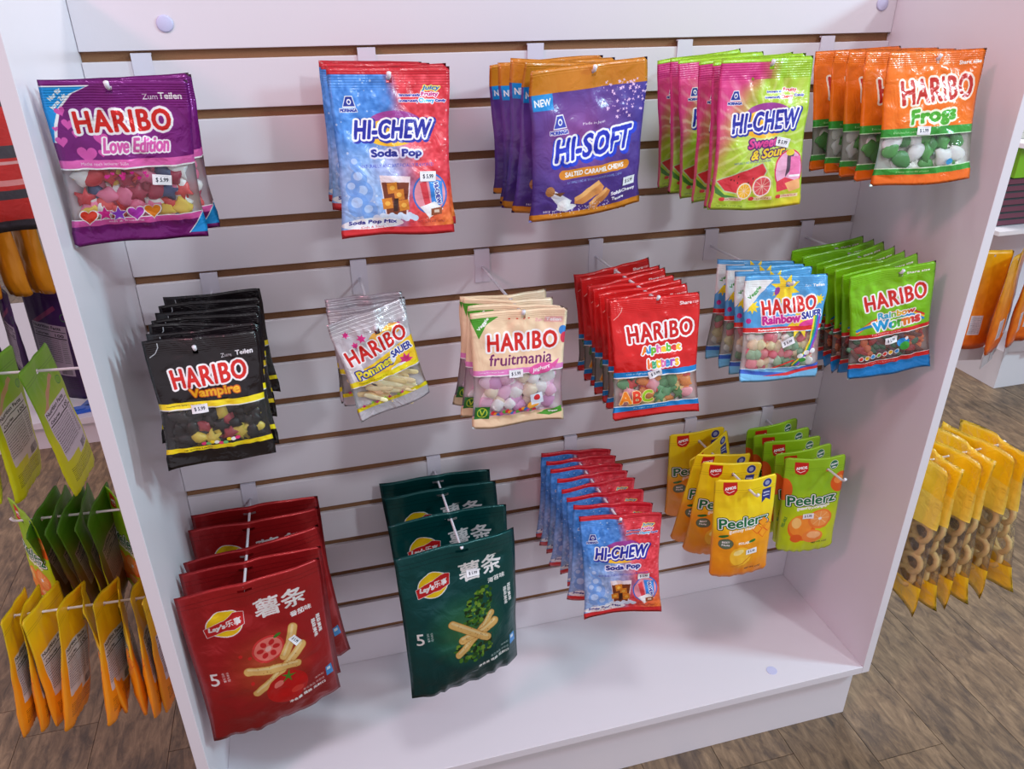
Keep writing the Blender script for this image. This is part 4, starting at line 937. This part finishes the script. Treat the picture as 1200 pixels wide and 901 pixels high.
# ------------------------------------------------------------------ the sides of the stand: body behind, hooks and hanging pouches
P('rear_body', MB().box(-TP, W + TP, .0195, 1.0, 0.0, ZT), M_WHITE)
LVL = {'lime': (-.019, .899), 'green': (.006, .6235), 'gold': (-.106, .5225)}
def side_mats(name, top, bot, panel, strip=None, front=None, **k):
    b_ = sheet_material('back_print_' + name, img_of(art_back(top, bot, panel, strip), 'back_print_' + name), .45, crinkle=.12, ribs=False, coat=.0)
    return front, b_
FR_M, FR_O = _mats['O'][0], _mats['P'][0]
def side_row(name, y, zl, rz, xb, mats, desc, lefts, grp, wh=(.110, .210), T=.02, cat='pouch', off=None, seed=5, kw=None, tname='candy_pouch', extra=None, order='from the free end of its hook'):
    hook((xb, y, zl), rz, 'white slatwall hook carrying the ' + grp, 'hooks on the stand sides')
    pr = []
    for i, (x, yaw, roll, tilt) in enumerate(lefts):
        if i < 2:
            p = Pouch(wh[0], wh[1], 0.0, .024, T, ts=.16, bs=.0, stand=True, crumple=.6, curl=.004, taper=.02, seed=seed + i) if kw is None else Pouch(wh[0], wh[1], 0.0, .024, T, seed=seed + i, **kw)
            t = empty(tname); obj('film', p.mesh('film', mats[0], mats[1], nu=22, nv=30), t)
            if extra: extra(p, t)
            pr.append(t)
        else: t = copy_tree(pr[i % 2])
        z = zl - .0265 + .0475 * abs(x - xb) - .0006
        pose(t, (x, y, z), rz + yaw, roll, tilt)
        nth = ORD[i].replace('frontmost', 'first').replace(' from front', '')
        tag(t, '%s, %s %s' % (desc, nth, order), cat, grp)
def seq(xs, yaws, rolls, tilts): return [(x, yaws[i % len(yaws)], rolls[i % len(rolls)], tilts[i % len(tilts)]) for i, x in enumerate(xs)]
L_ = -math.pi / 2
side_row('lime', *LVL['lime'], L_, -TP, side_mats('lime', (112, 176, 20), (206, 216, 10), (206, 206, 216), (190, 150, 110), FR_O), 'lime pouch seen from its printed back',
         [(-.252, .35, .0, -.05), (-.207, -.06, -.015, -.036), (-.154, -.05, .0, .088)], 'lime pouches left of the stand', wh=(.118, .215))
side_row('green', *LVL['green'], L_, -TP, side_mats('green', (74, 130, 24), (110, 76, 40), (150, 132, 120), None, FR_O), 'dark green pouch left of the stand',
         [(-.252, .62, .0, .0), (-.222, -.2, .26, -.05), (-.200, -.1, .22, -.04), (-.181, -.15, .2, -.04), (-.162, .0, .2, -.03), (-.140, -.08, .12, -.04), (-.108, .6, .1, 0), (-.085, -.05, .12, 0), (-.058, .6, .1, 0)], 'green and orange pouches left of the stand')
side_row('gold', *LVL['gold'], L_, -TP, side_mats('gold', (232, 200, 20), (236, 150, 20), (204, 204, 212), None, FR_M), 'golden pouch low on the left side',
         [(-.262, .0, -.2, -.08), (-.241, .06, -.15, -.08), (-.222, -.2, -.1, .0), (-.184, -.11, -.26, -.10), (-.162, .3, -.15, .05), (-.132, -.10, -.3, -.03), (-.112, .25, -.2, -.05), (-.085, .06, -.3, .0), (-.060, -.1, -.2, .0)], 'golden mango pouches left of the stand')

# biscuit bags on the right side: yellow header and foot, clear belly with rings of biscuit
def art_bisc():
    a = Art(200, px=2.8, bg=(244, 196, 30)); a.grain(14, .06); a.window(78, 160, al=.03)
    a.paint((a.Y > 38) & (a.Y < 78), (240, 206, 90), .8)
    return a
_bi = img_of(art_bisc(), 'biscuit_bag_print')
M_BIS = sheet_material('biscuit_bag_film', _bi, .28, crinkle=.7, ribs=False, coat=.4)
def biscuit_fill(p, t):
    m_ = mat('biscuit', (216, 178, 110), .6, bump=(120, .4)); vs = MB()
    for j in range(4):
        for i in range(3):
            c = p.at(24 + 26 * i + (j % 2) * 6 - 3, 88 + 21 * j, -.016)
            pts = [(c.x + .019 * math.cos(q * math.pi / 6), c.y + .003 * math.sin(q), c.z + .019 * math.sin(q * math.pi / 6)) for q in range(12)]
            b = MB().tube(pts + pts[:1], .006, 6, False); o_ = len(vs.v); vs.v += b.v; vs.f += [tuple(o_ + k for k in f) for f in b.f]
    o = obj('biscuits', vs.mesh('biscuits', m_, True), t); o['kind'] = 'stuff'
R_ = math.pi / 2
side_row('biscuit', -.211, .6055, R_, W + TP, (M_BIS, M_BIS), 'yellow biscuit bag right of the stand',
         [(1.474, .0, .10, -.1), (1.438, .1, .05, -.05), (1.402, -.05, .1, .0), (1.366, .1, .06, .0), (1.330, .0, .08, .0), (1.296, .1, .05, .0)], 'yellow biscuit bags on one hook', wh=(.165, .315), T=.036, cat='biscuit bag', seed=21,
         kw=dict(ts=.10, bs=.10, crumple=1.6, curl=.012, taper=.05), tname='biscuit_bag', extra=biscuit_fill)
for i, (x, yaw) in enumerate(((1.452, -.3), (1.40, -.4), (1.345, -.35), (1.287, -.4))):
    z = .6055 - .0265 + .0475 * (x - W - TP)
    t = MB().box(-.006, .006, -.0008, .0006, -.022, .003).build('paper_tag', mat('tan_paper_tag', (236, 206, 150), .6)); t.location = (x, -.2145, z); t.rotation_euler = (0, 0, R_ * .2 + yaw)
    tag(t, 'small cream paper tag hanging on the right hook, %s from its tip' % ('nearest', 'second', 'third', 'fourth')[i], 'tag', 'paper tags')

# ------------------------------------------------------------------ stand further back on the left
far = empty('display_stand', (-.7, 1.7, 0)); tag(far, 'white display stand further back on the left behind the hanging pouches', 'display stand')
def PF(name, mb, m, par): o = mb.build(name, m, par); o.matrix_parent_inverse = Matrix.Translation(-par.location); return o
PF('deck', MB().box(-1.25, -.36, 1.35, 2.6, .085, .107), M_WHITE, far)
PF('kick_plate', MB().box(-1.22, -.36, 1.37, 2.58, 0, .0845), M_WHITE, far)
PF('slatwall', MB().box(-.36, -.33, 1.35, 2.6, 0, 1.5), M_WHITE, far)
PURP = side_mats('purple', (58, 22, 84), (44, 18, 66), (150, 140, 156), (120, 50, 90), mat('dark_purple_film', (60, 24, 86), .3, metal=.3))
AMB = side_mats('amber', (206, 140, 20), (196, 120, 20), (170, 130, 60), None, mat('amber_film', (206, 140, 20), .35, metal=.2))
PURP = (PURP[1], PURP[1])
side_row('purple', 1.45, .545, L_, -.36, PURP, 'dark purple snack pouch behind on the left', [(-.595, .95, .04, .0), (-.50, .85, .0, .0)], 'purple pouches far left', wh=(.19, .40), T=.03, cat='snack pouch', tname='snack_pouch', seed=31)
hook((-.48, 1.47, .56), L_, 'white hook on the far left with more purple pouches', 'hooks on the far stand')
for i, (x, y, z, yw, r) in enumerate(((-.69, 1.40, .55, .5, .05), (-.78, 1.45, .53, .6, 0), (-.87, 1.45, .53, .6, -.03))):
    t = empty('snack_pouch'); p = Pouch(.17, .36, 0, .024, .03, ts=.1, bs=0, stand=True, seed=40 + i); obj('film', p.mesh('film', PURP[0], PURP[1], nu=16, nv=20), t); pose(t, (x, y, z), L_ + yw, r, 0)
    tag(t, 'dark purple snack pouch at the left picture edge, ' + ('nearest', 'second', 'third')[i] + ' to the stand', 'snack pouch', 'purple pouches far left')
for i, (x, y, z, yw, r) in enumerate(((-.56, 1.36, .83, .9, .0), (-.63, 1.36, .83, .9, -.04), (-.70, 1.36, .83, .9, .0), (-.78, 1.37, .84, .9, 0))):
    t = empty('snack_pouch'); p = Pouch(.12, .30, 0, .024, .03, ts=.1, bs=0, stand=True, seed=50 + i); obj('film', p.mesh('film', AMB[0], AMB[1], nu=16, nv=20), t); pose(t, (x, y, z), L_ + yw, r, 0)
    tag(t, 'amber yellow pouch above the purple ones, ' + ('nearest', 'second', 'third', 'fourth')[i] + ' to the stand', 'snack pouch', 'amber pouches far left')
for i, (x, y) in enumerate(((-.58, 1.40), (-.52, 1.43))):
    t = MB().box(-.045, .045, -.02, .02, 0, .012).box(-.02, .03, -.012, .01, .0121, .014).build('candy_packet', mat('blue_wrapper', (30, 90, 200), .3), bevel=.004); t.location = (x, y, .1072); t.rotation_euler.z = .2 - .5 * i
    tag(t, ('small blue packet lying on the far left white deck', 'second blue packet lying beside the first on the deck')[i], 'packet')
# striped crisp bag and dark bag at the upper left
def art_stripe():
    a = Art(200, px=2.2, bg=(196, 44, 40)); a.rect(0, 0, 100, 36, (66, 58, 62)); a.rect(0, 84, 100, 100, (64, 66, 74)); a.rect(0, 104, 100, 108, (220, 170, 170)); a.rect(0, 128, 100, 136, (226, 150, 150)); a.rect(0, 142, 100, 154, (60, 62, 70)); a.line([(0, 62), (60, 52)], 4, (230, 200, 200)); a.rect(0, 184, 100, 200, (50, 50, 60)); return a
M_STRIPE = sheet_material('striped_film', img_of(art_stripe(), 'striped_print'), .35, crinkle=.3)
M_GREYF = sheet_material('grey_film', img_of(art_plain(200, (110, 104, 110), (84, 74, 84), (10, 50, 90, 130, (150, 146, 152))), 'grey_print'), .4, crinkle=.5)
for nm, x, y, z, yw, mm, lab, ww in (('snack_pouch', -.52, 1.2, 1.16, .55, M_STRIPE, 'red and dark grey striped crisp bag behind the left panel', .17), ('snack_pouch', -.71, 1.27, 1.15, .4, M_GREYF, 'grey crisp bag left of the red striped one', .18), ('snack_pouch', -.56, 1.42, 1.12, .5, M_GREYF, 'grey crisp bag half hidden behind the striped one', .2)):
    t = empty(nm); p = Pouch(ww, .40, 0, .024, .06, ts=.06, bs=.05, seed=60); obj('film', p.mesh('film', mm, mm, nu=16, nv=24), t); pose(t, (x, y, z), yw, .08, 0)
    tag(t, lab, 'snack pouch')
    h = hook((-.36, y + .001, z + .02), L_, 'white hook holding the ' + lab, 'hooks on the far stand')

# ------------------------------------------------------------------ stand further back on the right
rs_ = empty('display_stand', (3.3, 1.3, 0)); tag(rs_, 'white display stand further back on the right with orange pouches', 'display stand')
PF('base', MB().box(2.71, 4.2, .86, 2.2, 0, .151), M_WHITE, rs_)
PF('back_wall', MB().box(2.72, 4.2, 1.16, 1.19, .1515, 1.3), M_WHITE, rs_)
PF('shelf', MB().box(2.60, 4.2, .93, 1.159, .585, .60), M_WHITE, rs_)
PF('top_shelf', MB().box(2.60, 4.2, .93, 1.159, .885, .90), M_WHITE, rs_)
ORG = sheet_material('orange_pouch_film', img_of(art_plain(230, (222, 160, 14), (226, 92, 10), (24, 150, 60, 196, (206, 190, 200))), 'orange_pouch_print'), .36, crinkle=.15, ribs=False)
for i, (x, y, z, yw) in enumerate(((2.51, .84, .55, -.2), (2.565, .80, .545, .5), (2.63, .84, .55, .6), (2.68, .83, .55, .6), (2.75, .84, .555, -.1), (2.86, .83, .555, .2))):
    t = empty('snack_pouch'); p = Pouch(.13, .36, 0, .02, .03, ts=.08, bs=0, stand=True, seed=70 + i, crumple=.5); obj('film', p.mesh('film', ORG, ORG, nu=14, nv=18), t); pose(t, (x, y, z), yw, 0, 0)
    f_ = MB().box(-.062, .062, -.0012, .0012, -.395, -.345).build('clear_foot', mat('frosted_clear_plastic', (214, 200, 204), .3, trans=.4), t)
    tag(t, 'amber to orange pouch on the far right stand, ' + ('leftmost', 'second', 'third', 'fourth', 'fifth', 'sixth')[i] + ' of its row', 'snack pouch', 'orange pouches far right')
dm = mat('dark_teal_carton', (52, 62, 66), .5); pmx = mat('maroon_carton', (104, 52, 70), .5)
for i in range(7):
    t = MB().box(-.16, .16, -.06, .06, 0, .0235).build('candy_box', dm, bevel=.001); t.location = (2.80 + .004 * (i % 3), 1.05, .6006 + i * .0245)
    MB().box(-.165, -.02, -.062, -.0602, .003, .020).build('label', pmx, t)
    tag(t, 'thin dark candy box on the far right shelf, ' + ('lowest', 'second', 'third', 'fourth', 'fifth', 'sixth', 'topmost')[i] + ' of the pile', 'box', 'dark candy boxes')
t = MB().box(-.17, .17, -.07, .07, 0, .108).build('candy_box', mat('lime_carton', (120, 176, 20), .45), bevel=.002); t.location = (2.82, 1.05, .7725)
MB().tube([(-.03, -.0705, .05), (-.03, -.0715, .05)], [.035, .034], 14).build('fruit_print', pmx, t)
tag(t, 'lime green carton on top of the dark candy boxes', 'box')
for i in range(2):
    t = MB().box(-.14, .14, -.05, .05, 0, .02).build('candy_box', mat('pale_grey_carton', (190, 186, 176), .4), bevel=.001); t.location = (2.80, 1.06, .9005 + .021 * i)
    tag(t, ('pale grey flat box on the far right top shelf', 'upper pale grey flat box on the far right top shelf')[i], 'box')

bpy.data.objects.remove(_to)
